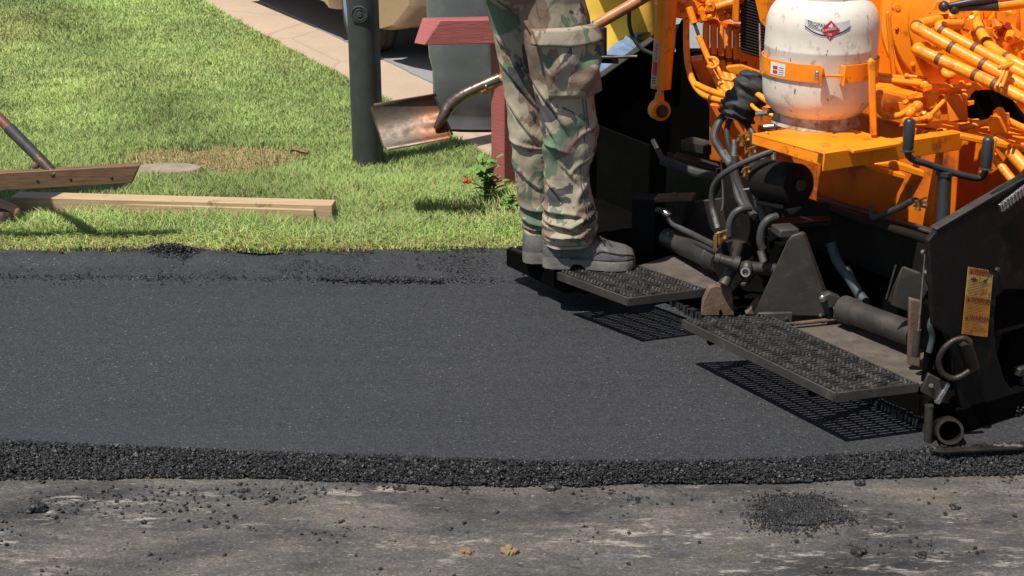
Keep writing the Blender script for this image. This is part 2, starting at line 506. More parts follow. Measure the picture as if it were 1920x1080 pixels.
c = t.mix(f, c, (0.42, 0.38, 0.33))
f = t.ramp(t.noise(24, 6, 0.75, t.co((0.8, 1.6, 1), (0, 0, 0.4))), [(0.60, 0.0), (0.68, 0.8)])
c = t.mix(f, c, (0.024, 0.023, 0.022))                                 # black tar spots
f = t.ramp(t.noise(5, 5, 0.6, t.co((0.8, 2.0, 1), (0, 0, 0.8))), [(0.655, 0.0), (0.70, 0.5)])
c = t.mix(f, c, (0.075, 0.115, 0.17))                                  # bluish worn paint
t.set(c, 0.85, 0, 0.25)
t.bump(t.noise(160, 5, 0.75), 0.7, 0.005, t.bump(t.noise(16, 7, 0.7, t.co((0.7, 1.6, 1))), 0.6, 0.014))
M['old_road'] = t.m
# fresh asphalt
t = NT('fresh_asphalt')
cells = t.voro(260)
sep = t.n('ShaderNodeSeparateColor'); t.link(cells, sep.inputs[0])
c = t.ramp(sep.outputs[0], [(0.0, (0.019, 0.020, 0.0225)), (0.55, (0.036, 0.0375, 0.041)), (0.95, (0.058, 0.060, 0.065)), (0.992, (0.08, 0.08, 0.082)), (1.0, (0.22, 0.21, 0.20))])
c = t.mix(t.ramp(t.noise(1.1, 4, 0.6, None, 0.3), [(0.3, 0.0), (0.7, 0.45)]), c, (0.027, 0.028, 0.031))
c = t.mix(t.ramp(t.noise(3.0, 6, 0.7, t.co((0.25, 5.0, 1), (0, 0, 0.08))), [(0.45, 0.0), (0.62, 0.30)]), c, (0.046, 0.047, 0.050))
c = t.mix(t.ramp(t.noise(34, 5, 0.75), [(0.52, 0.0), (0.66, 0.5)]), c, (0.022, 0.022, 0.024))
t.set(c, t.ramp(sep.outputs[1], [(0.0, 0.50), (0.8, 0.72), (0.96, 0.34), (1.0, 0.22)]), 0, 0.32)
t.bump(t.voro(260, 'Distance'), 0.55, 0.0035, t.bump(t.noise(75, 5, 0.7), 0.35, 0.006))
M['asphalt'] = t.m
t = NT('loose_asphalt')
c = t.ramp(t.noise(90, 3, 0.6), [(0.3, (0.014, 0.014, 0.0145)), (0.6, (0.027, 0.027, 0.028)), (0.70, (0.045, 0.044, 0.042)), (0.8, (0.09, 0.088, 0.084))])
t.set(c, t.ramp(t.noise(120, 2), [(0.35, 0.34), (0.65, 0.7)]), 0, 0.4)
t.bump(t.noise(420, 3, 0.6), 0.5, 0.002)
M['loose'] = t.m
t = NT('pale_concrete')
c = t.ramp(t.noise(2.5, 6, 0.6), [(0.3, (0.46, 0.35, 0.255)), (0.7, (0.40, 0.30, 0.215))])
c = t.mix(t.ramp(t.noise(60, 5, 0.7), [(0.3, 0.75), (0.6, 1.0)]), (0.25, 0.19, 0.14), c)
f = t.ramp(t.voro(0.7, 'Distance', t.co((1, 1, 1), (0, 0, 0.45)), 'DISTANCE_TO_EDGE'), [(0.0, 0.28), (0.010, 0.0)])
c = t.mix(f, c, (0.13, 0.09, 0.06))
t.set(c, 0.85, 0, 0.3); t.bump(t.noise(90, 5, 0.7), 0.3, 0.004)
M['concrete'] = t.m
t = NT('grey_driveway_asphalt')
c = t.ramp(t.noise(170, 3, 0.6), [(0.3, (0.20, 0.20, 0.205)), (0.7, (0.30, 0.30, 0.305))])
c = t.mix(t.ramp(t.noise(3, 4), [(0.3, 0.0), (0.7, 0.4)]), c, (0.20, 0.20, 0.205))
t.set(c, 0.85, 0, 0.3); t.bump(t.noise(220, 4, 0.7), 0.5, 0.004)
M['driveway'] = t.m
t = NT('lawn_soil')
c = t.ramp(t.noise(9, 6, 0.6), [(0.3, (0.055, 0.085, 0.022)), (0.6, (0.085, 0.115, 0.03)), (0.8, (0.11, 0.095, 0.045))])
t.set(c, 0.95, 0, 0.1); t.bump(t.noise(120, 5, 0.7), 0.8, 0.02)
M['soil'] = t.m
t = NT('grass_blades')
at = t.n('ShaderNodeAttribute', attribute_name='tone')
t.set(at.outputs['Color'], 0.5, 0, 0.35)
ge = t.n('ShaderNodeNewGeometry')
va = t.n('ShaderNodeVectorMath', operation='SCALE'); va.inputs[3].default_value = 0.55; t.link(ge.outputs['Normal'], va.inputs[0])
vb = t.n('ShaderNodeVectorMath', operation='ADD'); vb.inputs[1].default_value = (0, 0, 0.75); t.link(va.outputs[0], vb.inputs[0])
vc = t.n('ShaderNodeVectorMath', operation='NORMALIZE'); t.link(vb.outputs[0], vc.inputs[0])
t.link(vc.outputs[0], t.b.inputs['Normal'])
tr = t.n('ShaderNodeBsdfTranslucent')
t.link(at.outputs['Color'], tr.inputs['Color'])
mx = t.n('ShaderNodeMixShader'); mx.inputs[0].default_value = 0.35
t.link(t.b.outputs[0], mx.inputs[1]); t.link(tr.outputs[0], mx.inputs[2]); t.link(mx.outputs[0], t.out.inputs['Surface'])
M['grass'] = t.m

def sheet(name, mat, poly, z, thick=0.0):
    mb = MB()
    if thick:
        mb.prism([Vector((x, y, z)) for x, y in poly], (0, 0, -thick))
    else:
        mb.add([(x, y, z) for x, y in poly], [tuple(range(len(poly)))])
    o = mb.build(name, mat, smooth=0)
    return tag(o, kind='structure')

sheet('ground', M['soil'], [(-250, -120), (250, -120), (250, 400), (-250, 400)], -0.12)
sheet('old_road', M['old_road'], [(-60, -20), (60, -20), (60, 5.4), (-60, 5.4)], ROADZ)

# fresh mat of asphalt: sloping front edge, flat top, rough far edge
mb = MB()
xs = np.arange(-6.0, 6.01, 0.02)
ys_n = 70
vs_, fs = [], []
for x in xs:
    ft, fb, bk = front_top(x), front_bot(x), back(x)
    e = 0.012 * mnoise.noise((x * 9, 3.1, 0)) + 0.006 * mnoise.noise((x * 37, 1, 0))
    col = [(x, fb + 0.004 + e * .5, ROADZ + 0.002), (x, fb * 0.5 + ft * 0.5 + e * .5, -0.028), (x, ft + 0.008, 0.0)]
    for k in range(1, ys_n):
        q = k / ys_n
        y = ft + 0.01 + (bk - ft) * q
        z = 0.0
        d = bk - y
        if d < 0.32:                               # raked strip along the grass
            h = min(1, (0.32 - d) / 0.10)
            z += h * (0.008 + 0.010 * mnoise.noise((x * 7, y * 9, 2)) + 0.006 * mnoise.noise((x * 28, y * 28, 5)))
            if 0.30 < d: z -= 0.004
            z += 0.034 * math.exp(-((d - 0.07) / 0.055) ** 2) * max(0, 0.45 + 0.9 * mnoise.noise((x * 3.2, 6, 1)) + 0.3 * mnoise.noise((x * 12, y * 12, 1))) * min(1, max(0.15, -x * 1.1 - 0.1))
        col.append((x, y, z))
    e2 = 0.045 * mnoise.noise((x * 4, 8, 0)) + 0.022 * mnoise.noise((x * 21, 8, 0))
    col.append((x, bk + e2, 0.012 + 0.02 * max(0, mnoise.noise((x * 6, 4, 4)))))
    col.append((x, bk + 0.05 + e2, -0.05))
    vs_ += col
n = ys_n + 4
for i in range(len(xs) - 1):
    for k in range(n - 1):
        fs.append((i * n + k, (i + 1) * n + k, (i + 1) * n + k + 1, i * n + k + 1))
mb.add(vs_, fs)
tag(mb.build('asphalt_road', M['asphalt'], smooth=60, fixn=False), kind='structure')

# lawn sheet with soft bumps
def lawn_h(x, y):
    return -0.004 + 0.018 * mnoise.noise((x * 1.1, y * 1.1, 0)) + 0.006 * mnoise.noise((x * 6, y * 6, 3))
mb = MB(); vs_, fs = [], []
ny_ = 90
ly = np.concatenate([np.linspace(4.83, 8, 60), np.linspace(8.15, 40, 31)])
for y in ly:
    x1 = KX(y) + 0.02
    for k in range(61):
        x = x1 - (1 - (k / 60)) ** 1.6 * 34
        vs_.append((x, y, lawn_h(x, y) if k < 60 else 0.0))
for i in range(len(ly) - 1):
    for k in range(60):
        fs.append((i * 61 + k, i * 61 + k + 1, (i + 1) * 61 + k + 1, (i + 1) * 61 + k))
mb.add(vs_, fs)
tag(mb.build('lawn', M['soil'], smooth=60, fixn=False), kind='structure')
# concrete strip and driveway
def strip(name, mat, off0, off1, z, y0=4.9, y1=60.0):
    mb = MB(); vs_, fs = [], []
    yy = np.concatenate([np.linspace(y0, 12, 300), np.linspace(12.5, y1, 60)])
    for y in yy:
        w = 0.012 * mnoise.noise((y * 9, off0 * 3, 1)) if off0 > 0.2 else 0
        vs_ += [(KX(y) + off0 + w, y, z), (KX(y) + off1, y, z), (KX(y) + off0 + w, y, z - 0.1)]
    for i in range(len(yy) - 1):
        a = i * 3
        fs += [(a, a + 1, a + 4, a + 3), (a + 2, a, a + 3, a + 5)]
    mb.add(vs_, fs)
    return tag(mb.build(name, mat, smooth=0, fixn=False), kind='structure')
strip('concrete_path', M['concrete'], 0.0, 0.60, 0.006)
strip('driveway', M['driveway'], 0.415, 30, 0.016)

# ------------------------------------------------------------------ grass: single blades, one mesh
def tone(kind, n):
    r = rng.random(n)
    if kind == 'dry':
        a, b = np.array([0.56, 0.44, 0.22]), np.array([0.30, 0.21, 0.095])
    elif kind == 'edge':
        a, b = np.array([0.50, 0.61, 0.215]), np.array([0.22, 0.365, 0.08])
    else:
        a, b = np.array([0.475, 0.59, 0.20]), np.array([0.195, 0.315, 0.075])
    return a * r[:, None] + b * (1 - r[:, None])
def blades(px, py, pz, h, w, col, lean):
    n = len(px)
    ang = rng.random(n) * 2 * np.pi
    la = rng.random(n) * 2 * np.pi
    l = lean * (0.3 + 0.9 * rng.random(n)) * h
    dx, dy = np.cos(ang) * w / 2, np.sin(ang) * w / 2
    lx, ly_ = np.cos(la) * l, np.sin(la) * l
    P = np.zeros((n, 5, 3))
    P[:, 0] = np.stack([px - dx, py - dy, pz - 0.01], 1)
    P[:, 1] = np.stack([px + dx, py + dy, pz - 0.01], 1)
    P[:, 2] = np.stack([px + dx * .8 + lx * .35, py + dy * .8 + ly_ * .35, pz + h * .6], 1)
    P[:, 3] = np.stack([px - dx * .8 + lx * .35, py - dy * .8 + ly_ * .35, pz + h * .6], 1)
    P[:, 4] = np.stack([px + lx, py + ly_, pz + h * np.sqrt(np.maximum(0.1, 1 - (lean * .6) ** 2))], 1)
    C = np.ones((n, 5, 4))
    C[:, :, :3] = col[:, None, :]
    return P, C
def fast_mesh(name, P, C, mat):
    n = len(P)
    me = bpy.data.meshes.new(name)
    me.vertices.add(n * 5)
    me.vertices.foreach_set('co', P.reshape(-1))
    base = (np.arange(n) * 5)[:, None]
    loops = np.concatenate([base + np.array([0, 1, 2, 3]), base + np.array([3, 2, 4])], 1).reshape(-1)
    me.loops.add(n * 7)
    me.loops.foreach_set('vertex_index', loops.astype(np.int32))
    me.polygons.add(n * 2)
    st_ = np.stack([np.arange(n) * 7, np.arange(n) * 7 + 4], 1).reshape(-1)
    me.polygons.foreach_set('loop_start', st_.astype(np.int32))
    me.polygons.foreach_set('loop_total', np.tile([4, 3], n).astype(np.int32))
    at = me.attributes.new('tone', 'FLOAT_COLOR', 'POINT')
    at.data.foreach_set('color', C.reshape(-1).astype(np.float32))
    me.materials.append(mat)
    me.update(calc_edges=True)
    o = bpy.data.objects.new(name, me)
    COL.objects.link(o)
    return o
DRY = [(-1.30, 5.97, 0.42, 0.27, 0.97), (-0.10, 5.20, 0.20, 0.16, 0.75), (-0.50, 5.86, 0.16, 0.06, 0.7)]      # x, y, rx, ry, strength
STONE = Pz(315, 321, 0.01)
def npn(x, y, s, seed=0):
    """smooth value noise in numpy"""
    g = np.random.default_rng(100 + seed).random((64, 64))
    X, Y = x * s, y * s
    i, j = np.floor(X).astype(int), np.floor(Y).astype(int)
    u, v = X - i, Y - j
    u, v = u * u * (3 - 2 * u), v * v * (3 - 2 * v)
    G = lambda a, b: g[a % 64, b % 64]
    return (G(i, j) * (1 - u) + G(i + 1, j) * u) * (1 - v) + (G(i, j + 1) * (1 - u) + G(i + 1, j + 1) * u) * v
_a, _b = Pz(20, 400, 0.0), Pz(626, 410, 0.0)
BOARD_GAPS = [((_a.x, _a.y), (_b.x, _b.y), 0.085, 0.12)]
AP, AC, DP, DC = [], [], [], []
bkx = np.linspace(-7, 4, 200); bky = np.array([back(q) for q in bkx])
def grow(y0, y1, dens, wid, hgt, xl):
    area_x0 = xl(y1) - 0.3
    n = int(dens * (y1 - y0) * (KX(y0) + 0.1 - area_x0))
    x = area_x0 + rng.random(n) * (KX(y0) + 0.1 - area_x0)
    y = y0 + rng.random(n) * (y1 - y0)
    kx = KX(y)
    ragged = 0.03 * npn(x, y, 14, 4)
    ok = (x < kx - 0.015 + ragged) & (x > xl(y)) & (y > np.interp(x, bkx, bky) + 0.075 - 0.15 * npn(x, y, 4.5, 8) - 0.05 * npn(x, y, 21, 18))
    ok &= ((x - STONE.x) / 0.15) ** 2 + ((y - STONE.y) / 0.085) ** 2 > 0.85 + 0.5 * npn(x, y, 30, 2)
    dry = np.zeros(n)
    for (cx, cy, rx, ry, st_) in DRY:
        d = np.sqrt(((x - cx) / rx) ** 2 + ((y - cy) / ry) ** 2) + 0.45 * (npn(x, y, 11, 5) - 0.5)
        dry = np.maximum(dry, st_ * np.clip((1.15 - d) / 0.3, 0, 1))
    isdry = rng.random(n) < dry
    for (q0, q1, w0, w1) in BOARD_GAPS:
        tt = np.clip((x - q0[0]) / (q1[0] - q0[0]), 0, 1); yy = q0[1] + (q1[1] - q0[1]) * tt
        ok &= ~((x > q0[0]) & (x < q1[0]) & (y > yy - w0 * (0.5 + npn(x, y, 25, 61))) & (y < yy + w1))
    ok &= ~(isdry & (rng.random(n) < 0.45))
    x, y, isdry = x[ok], y[ok], isdry[ok]
    n = len(x)
    dist = y - np.interp(x, bkx, bky)
    edge = np.clip((1.15 - dist) / 0.7, 0, 1)
    tuft = npn(x, y, 7, 1)
    h = hgt * (0.55 + 0.7 * rng.random(n)) * (0.7 + 0.6 * tuft) * (1 + 0.45 * edge * np.clip(dist / 0.22, 0.15, 1)) * np.clip(0.45 + dist / 0.16, 0.4, 1)
    h = np.where(isdry, h * 0.45, h)
    ce, cl, cd = tone('edge', n), tone('lawn', n), tone('dry', n)
    k = np.clip(edge * 1.1 - 0.15 + 0.6 * (npn(x, y, 2.2, 3) - 0.5), 0, 1)[:, None]
    col = ce * k + cl * (1 - k)
    # mowing stripes and lush patches
    sx = (x * 0.91 + y * 0.42)
    stripe = 0.70 + 0.52 * npn(sx, y * 0.12, 2.3, 6) + 0.34 * (npn(x, y, 1.3, 7) - 0.5) + 0.34 * (tuft - 0.5) + 0.2 * (npn(x, y, 3.1, 17) - 0.5)
    col = col * stripe[:, None]
    yel = np.clip(npn(x, y, 0.9, 9) - 0.45, 0, 1)[:, None]
    col = col * (1 + yel * np.array([0.65, 0.2, 0.3]))
    straw = rng.random(n) < 0.06 + 0.10 * edge + 0.35 * np.clip(0.13 - dist, 0, 0.13) / 0.13
    col[straw] = cd[straw]
    col[isdry] = cd[isdry]
    z = np.array([lawn_h(a, b) for a, b in zip(x, y)])
    lean = np.where(isdry, 2.2, 0.55 + 0.55 * rng.random(n) + 0.7 * np.clip(0.25 - dist, 0, 0.25) / 0.25)
    P, C = blades(x, y, z, h, wid * (0.7 + 0.6 * rng.random(n)), col, lean)
    AP.append(P[~isdry]); AC.append(C[~isdry]); DP.append(P[isdry]); DC.append(C[isdry])
xl = lambda y: -0.372 * (y * 0.94 + 0.55) - 0.35
for (y0, y1, dens, wid, hg) in [(4.78, 5.5, 36000, 0.0035, 0.043), (5.5, 6.3, 31000, 0.0036, 0.040), (6.3, 7.4, 24000, 0.0041, 0.036),
                                (7.4, 8.8, 16000, 0.0050, 0.034), (8.8, 11.0, 10500, 0.0064, 0.034), (11.0, 14.5, 5000, 0.009, 0.036)]:
    grow(y0, y1, dens, wid, hg, xl)
g = fast_mesh('grass', np.concatenate(AP), np.concatenate(AC), M['grass']); tag(g, 'green mown lawn grass behind the fresh asphalt', 'grass', kind='stuff')
g = fast_mesh('dry_grass', np.concatenate(DP), np.concatenate(DC), M['grass']); tag(g, 'dry straw coloured grass clippings lying in the lawn', 'dry grass', kind='stuff')

# ------------------------------------------------------------------ loose asphalt grains
OCT_V = np.array([(1, 0, 0), (-1, 0, 0), (0, 1, 0), (0, -1, 0), (0, 0, 1), (0, 0, -1)], float)
OCT_F = np.array([(0, 2, 4), (2, 1, 4), (1, 3, 4), (3, 0, 4), (2, 0, 5), (1, 2, 5), (3, 1, 5), (0, 3, 5)])
def grains(name, pos, rad, mat, squash=0.8):
    n = len(pos)
    v = OCT_V[None] * (0.65 + 0.7 * rng.random((n, 6, 1)))
    q = rng.normal(size=(n, 4)); q /= np.linalg.norm(q, axis=1)[:, None]
    w, x, y, z = q.T
    Rm = np.stack([1 - 2 * (y * y + z * z), 2 * (x * y - z * w), 2 * (x * z + y * w), 2 * (x * y + z * w), 1 - 2 * (x * x + z * z), 2 * (y * z - x * w),
                   2 * (x * z - y * w), 2 * (y * z + x * w), 1 - 2 * (x * x + y * y)], 1).reshape(n, 3, 3)
    v = np.einsum('nij,nkj->nki', Rm, v) * np.asarray(rad)[:, None, None]
    v[:, :, 2] *= squash
    v += np.asarray(pos)[:, None, :]
    f = (np.arange(n)[:, None, None] * 6 + OCT_F[None]).reshape(-1)
    me = bpy.data.meshes.new(name)
    me.vertices.add(n * 6); me.vertices.foreach_set('co', v.reshape(-1))
    me.loops.add(len(f)); me.loops.foreach_set('vertex_index', f.astype(np.int32))
    me.polygons.add(n * 8)
    me.polygons.foreach_set('loop_start', (np.arange(n * 8) * 3).astype(np.int32))
    me.polygons.foreach_set('loop_total', np.full(n * 8, 3, np.int32))
    me.polygons.foreach_set('use_smooth', [False] * (n * 8))
    me.materials.append(mat)
    me.update(calc_edges=True)
    o = bpy.data.objects.new(name, me); COL.objects.link(o)
    return o
# front edge band
xb = np.linspace(-6, 6, 600)
ftv = np.array([front_top(q) for q in xb]); fbv = np.array([front_bot(q) for q in xb]); bkv = np.array([back(q) for q in xb])
n = 52000
x = -2.6 + rng.random(n) * 5.2
ft, fb = np.interp(x, xb, ftv), np.interp(x, xb, fbv)
q = rng.beta(1.0, 1.05, n) * 1.10 - 0.05 + 0.12 * (npn(x, x * 0 + 3, 16, 41) - 0.5) * (rng.random(n) < .6)
y = fb - 0.012 + (ft + 0.02 - fb) * q + np.minimum(0.045 * (npn(x + 20, x * 0, 3.1, 3) - 0.60) + 0.024 * (npn(x + 20, x * 0, 12, 33) - 0.5), 0.0) * np.clip(1 - q, 0, 1)
z = ROADZ + (0 - ROADZ) * np.clip(q * 1.05, 0, 1) ** 0.8 + rng.random(n) * 0.004
z += 0.004 * npn(x, y, 30, 42) + 0.003
r = 0.0012 + 0.0042 * rng.random(n) ** 2.4
r = np.where(rng.random(n) < 0.025, r * 1.9, r)
grains_front = grains('loose_asphalt_edge', np.stack([x, y, z], 1), r, M['loose'])
tag(grains_front, 'loose black asphalt grains along the near edge of the fresh mat', 'asphalt grains', kind='stuff')
# raked strip by the grass
n = 14000
x = -2.9 + rng.random(n) * 4.0
bk = np.interp(x, xb, bkv)
d = rng.beta(0.8, 1.2, n) * 0.36
clump = npn(x, bk - d, 7, 11) + 0.35 * npn(x, bk - d, 22, 12)
line = (d > 0.285) & (d < 0.31) & (npn(x, d * 0, 5, 13) > 0.30)
ok = ((clump > 0.80) & (rng.random(n) < .8)) | line & (rng.random(n) < .7) | (rng.random(n) < 0.10) | ((d < 0.05) & (clump > 0.5))
x, d, bk, clump = x[ok], d[ok], bk[ok], clump[ok]
mound = np.exp(-((x + 1.27) / 0.09) ** 2 - ((d - 0.03) / 0.05) ** 2) * 0.04 + np.exp(-((x + 0.47) / 0.2) ** 2 - ((d - 0.27) / 0.03) ** 2) * 0.012
y = bk - d + 0.02
z = 0.008 + 0.012 * np.clip(clump - 0.4, 0, 1) + rng.random(len(x)) * (0.006 + mound)
tag(grains('raked_asphalt', np.stack([x, y, z], 1), 0.0014 + 0.0034 * rng.random(len(x)) ** 2.5, M['loose']),
    'loose raked asphalt strip along the lawn edge', 'asphalt grains', kind='stuff')
n = 1500                                                 # the seam between raked strip and mat
px_ = np.where(rng.random(n) < 0.6, 600 + 230 * rng.random(n), 1000 * rng.random(n))
ln = [Pz(a, 517 + 6 * a / 900 + rng.normal() * 2.0, 0.012) for a in px_]
tag(grains('raked_asphalt', np.array([tuple(q) for q in ln]), 0.0014 + 0.004 * rng.random(n) ** 2, M['loose']), 'thin line of loose asphalt along the seam of the raked strip', 'asphalt grains', kind='stuff')
n = 900                                                  # heap in the strip
a = rng.normal(size=(n, 2)) * np.array([0.085, 0.035])
hx = Pz(318, 478, 0.0).x
x = hx + a[:, 0]; y = np.array([back(q) for q in x]) - 0.02 + a[:, 1]
z = 0.01 + 0.04 * np.exp(-(a[:, 0] / 0.09) ** 2 - (a[:, 1] / 0.05) ** 2) * rng.random(n)
tag(grains('raked_asphalt', np.stack([x, y, z], 1), 0.0025 + 0.004 * rng.random(n), M['loose']),
    'small heap of loose asphalt standing up against the lawn edge', 'asphalt grains', kind='stuff')
# crumbs strewn over the old road
n = 26000
x = -1.9 + rng.random(n) * 3.9
fb = np.interp(x, xb, fbv)
d = rng.beta(0.7, 2.0, n) * 0.85
y = fb - d
cl = npn(x, y * 2.2, 5, 21) * 0.65 + npn(x, y * 2, 17, 22) * 0.5
L_ = np.exp(-((x + 1.0) / 0.45) ** 2 - ((d - 0.14) / 0.10) ** 2) * 0.60
R_ = np.exp(-((x - 0.95) / 0.55) ** 2 - ((d - 0.12) / 0.15) ** 2) * 0.12
M_ = np.exp(-((x + 0.27) / 0.16) ** 2 - ((d - 0.03) / 0.04) ** 2) * 0.35
ok = (cl + L_ + R_ + M_ > 0.84) & (rng.random(n) < 0.55) | (rng.random(n) < 0.025)
x, y = x[ok], y[ok]
n = len(x)
r = 0.0011 + 0.0060 * rng.random(n) ** 4.5
tag(grains('asphalt_crumbs', np.stack([x, y, ROADZ + r * 0.4], 1), r, M['loose']), 'black asphalt crumbs strewn over the old road', 'asphalt crumbs', kind='stuff')

# lumps on the old road: cores of rock with grains stuck on
def lump(px, py, wpx, hpx, label, mat='loose', name='asphalt_lump', group='asphalt lumps on the old road', cat='asphalt lump', flat=1.0):
    c = Pz(px, py, ROADZ)
    s = F / ((c - CAMP).dot(Vector((0, CT, -ST))))
    w, h = wpx / s / 2, hpx / s
    mb = MB()
    k = max(5, int(14 * min(1.5, wpx / 30)))
    for i in range(k):
        a = rng.random() * 6.28; rr = math.sqrt(rng.random())
        p = c + Vector((math.cos(a) * w * 0.7 * rr, math.sin(a) * w * 0.55 * rr * flat, h * 0.75 * (1 - rr * 0.8) * rng.random()))
        rad = w * (0.28 + 0.22 * rng.random())
        vs_ = [p + Vector(v) * rad * (0.7 + 0.6 * rng.random()) for v in ICO]
        mb.add([(v.x, v.y, max(v.z, ROADZ - 0.002)) for v in vs_], ICOF)
    o = mb.build(name, M[mat], smooth=0)
    tag(o, label, cat, group)
    return o
bm = bmesh.new(); bmesh.ops.create_icosphere(bm, subdivisions=1, radius=1.0)
bm.verts.ensure_lookup_table()
ICO = [tuple(v.co) for v in bm.verts]; ICOF = [tuple(v.index for v in f.verts) for f in bm.faces]; bm.free()
lump(70, 958, 44, 44, 'tall black asphalt lump standing in the crumbs at the far left of the old road')
lump(511, 938, 22, 14, 'small round black asphalt lump below the left half of the edge band')
lump(1035, 915, 40, 12, 'flat black asphalt lump touching the bottom of the edge band near the middle')
lump(1612, 909, 26, 15, 'black asphalt lump between the edge band and the spilled pile')
lump(1567, 978, 26, 20, 'black asphalt lump at the near right foot of the spilled pile')
lump(1610, 1038, 36, 13, 'wide black asphalt lump nearest the camera below the spilled pile')
lump(1727, 1043, 26, 13, 'black asphalt lump with pale stones right of the wide one')
lump(1790, 952, 26, 9, 'low black asphalt lump on pale dust at the right of the old road')
lump(1550, 1073, 22, 9, 'small black asphalt lump at the bottom edge of the picture')
lump(843, 992, 15, 10, 'tiny black asphalt lump alone in the middle of the grey road')
lump(268, 981, 16, 12, 'tiny black asphalt lump right of the crumbs and the tall one')
lump(955, 1035, 34, 17, 'ochre clay clod lying on the old road near the bottom middle', 'clod', 'clay_clod', 'clay clods on the old road', 'clay clod')
lump(875, 1034, 30, 8, 'flat ochre clay clod left of the taller clod', 'clod', 'clay_clod', 'clay clods on the old road', 'clay clod')
# spilled pile
pc = Pz(1497, 962, ROADZ)
n = 6500
a = rng.random(n) * 6.283; rr = np.sqrt(rng.random(n)) * (0.62 + 0.75 * npn(np.cos(a) * 2 + 9, np.sin(a) * 2 + 9, 1.6, 31))
x = pc.x + np.cos(a) * rr * 0.098 + 0.022 * (rr > .8) * rng.normal(size=n); y = pc.y + np.sin(a) * rr * 0.08 + 0.016 * (rr > .8) * rng.normal(size=n)
z = ROADZ + 0.012 * np.clip(1 - rr ** 2, 0, 1) * (0.45 + 0.55 * rng.random(n)) + 0.002
tag(grains('asphalt_pile', np.stack([x, y, z], 1), 0.0013 + 0.0030 * rng.random(n) ** 2, M['loose']),
    'round spilled pile of loose black asphalt on the old road', 'asphalt pile')

# ------------------------------------------------------------------ street things and garden things
def scale_at(p):
    return F / ((Vector(p) - CAMP).dot(Vector((0, CT, -ST))))

# black round post with a medallion
pb = Pz(691, 312, 0.0)
post = thing('lamp_post', 'thick round black post with a round medallion standing in the lawn', 'post', (pb.x, pb.y, 0))
rp = 29.0 / scale_at(pb)
mb = MB(); mb.lathe([(rp * 1.0, -0.2), (rp * 1.0, 0.1), (rp * 0.985, 1.0), (rp * 0.97, 2.3), (rp * 0.6, 2.36), (0.01, 2.38)], (pb.x, pb.y, 0), (0, 0, 1), 40)
mb.build('shaft', M['pole'], post)
c = PY(677, 27, pb.y - rp)
mc = Vector((pb.x - rp * 0.12, pb.y - rp * 0.995, c.z))
ax = Vector((-0.12, -1, 0))
mb = MB(); mb.lathe([(0.001, -0.012), (0.036, -0.012), (0.036, 0.004), (0.031, 0.006), (0.029, 0.003), (0.014, 0.003), (0.012, 0.006), (0.001, 0.007)], mc, ax, 32)
md = mb.build('medallion', M['pole'], post)
mb = MB(); mb.tube([mc + Vector((math.cos(a) * 0.022, -0.006, math.sin(a) * 0.022)) for a in np.linspace(3.6, 5.8, 9)], 0.0018, 6)
mb.tube([mc + Vector((math.cos(a) * 0.022, -0.006, math.sin(a) * 0.022)) for a in np.linspace(0.5, 2.6, 9)], 0.0018, 6)
mb.build('raised_marks', M['pole'], md)

# red timber post with a cross arm
rb = Pz(945, 362, 0.0)
rp_ = thing('timber_post', 'weathered red wooden post with a mitred cross arm behind the legs in camouflage', 'post', (rb.x, rb.y, 0))
ang = R(38)
ex, ey = Vector((math.cos(ang), math.sin(ang), 0)), Vector((-math.sin(ang), math.cos(ang), 0))
h = 0.0445
ctr = Vector((rb.x + 0.01, rb.y + 0.06, 0))
mb = MB(); mb.box(ctr + Vector((0, 0, 0.5)), ex * h, ey * h, Vector((0, 0, 0.62)))
mb.build('upright', M['red_wood'], rp_, bevel=0.004)
# arm along the picture plane, its lower corner cut back
ya = rb.y - 0.02
t0, t1 = PY(826, 38, ya), PY(1015, 36, ya)
b0, b1 = PY(797, 85, ya), PY(1015, 80, ya)
e0 = PY(775, 83, ya)
mb = MB()
front = [b0, b1, t1, t0]
bk_ = Vector((-0.035, 0.10, 0.0))
A = [Vector(p) for p in front]
Bk = [e0 + Vector((0, 0.02, 0)), b1 + Vector((0, 0.09, 0)), t1 + Vector((0, 0.09, 0.0)), t0 + Vector((-0.075, 0.085, -0.004))]
mb.add(A + Bk, [(0, 1, 2, 3), (7, 6, 5, 4), (0, 4, 5, 1), (1, 5, 6, 2), (3, 2, 6, 7), (0, 3, 7, 4)])
mb.build('cross_arm', M['red_wood'], rp_, bevel=0.003)

# grey wheeled bin on the concrete
gb = Pz(915, 252, 0.006)
binr = thing('refuse_bin', 'tall grey plastic wheeled refuse bin behind the red cross arm', 'refuse bin', (gb.x, gb.y + 0.25, 0.006))
s_ = scale_at(gb)
bw = 0.27
def bin_ring(c, w, d, z, n=40, p=4.0):
    out = []
    for k in range(n):
        a = 2 * math.pi * k / n
        ca, sa = math.cos(a), math.sin(a)
        rr = (abs(ca) ** p + abs(sa) ** p) ** (-1 / p)
        out.append(Vector((c.x + ca * rr * w, c.y + sa * rr * d, z)))
    return out
bc = Vector((PY(800, 100, gb.y + 0.1).x + bw, gb.y + 0.27, 0))
mb = MB()
prof = [(0.012, 0.80, 0.80), (0.02, 0.87, 0.87), (0.06, 0.89, 0.89), (0.10, 0.90, 0.90), (0.11, 0.925, 0.93), (0.28, 0.93, 0.94), (0.34, 0.985, 0.98), (0.42, 1.0, 1.0), (0.85, 1.03, 1.03), (0.95, 1.05, 1.05), (0.952, 1.12, 1.10), (1.0, 1.12, 1.10)]
mb.rings([bin_ring(bc, bw * a, 0.27 * b, z) for z, a, b in prof])
mb.build('body', M['bin_grey'], binr, smooth=40)
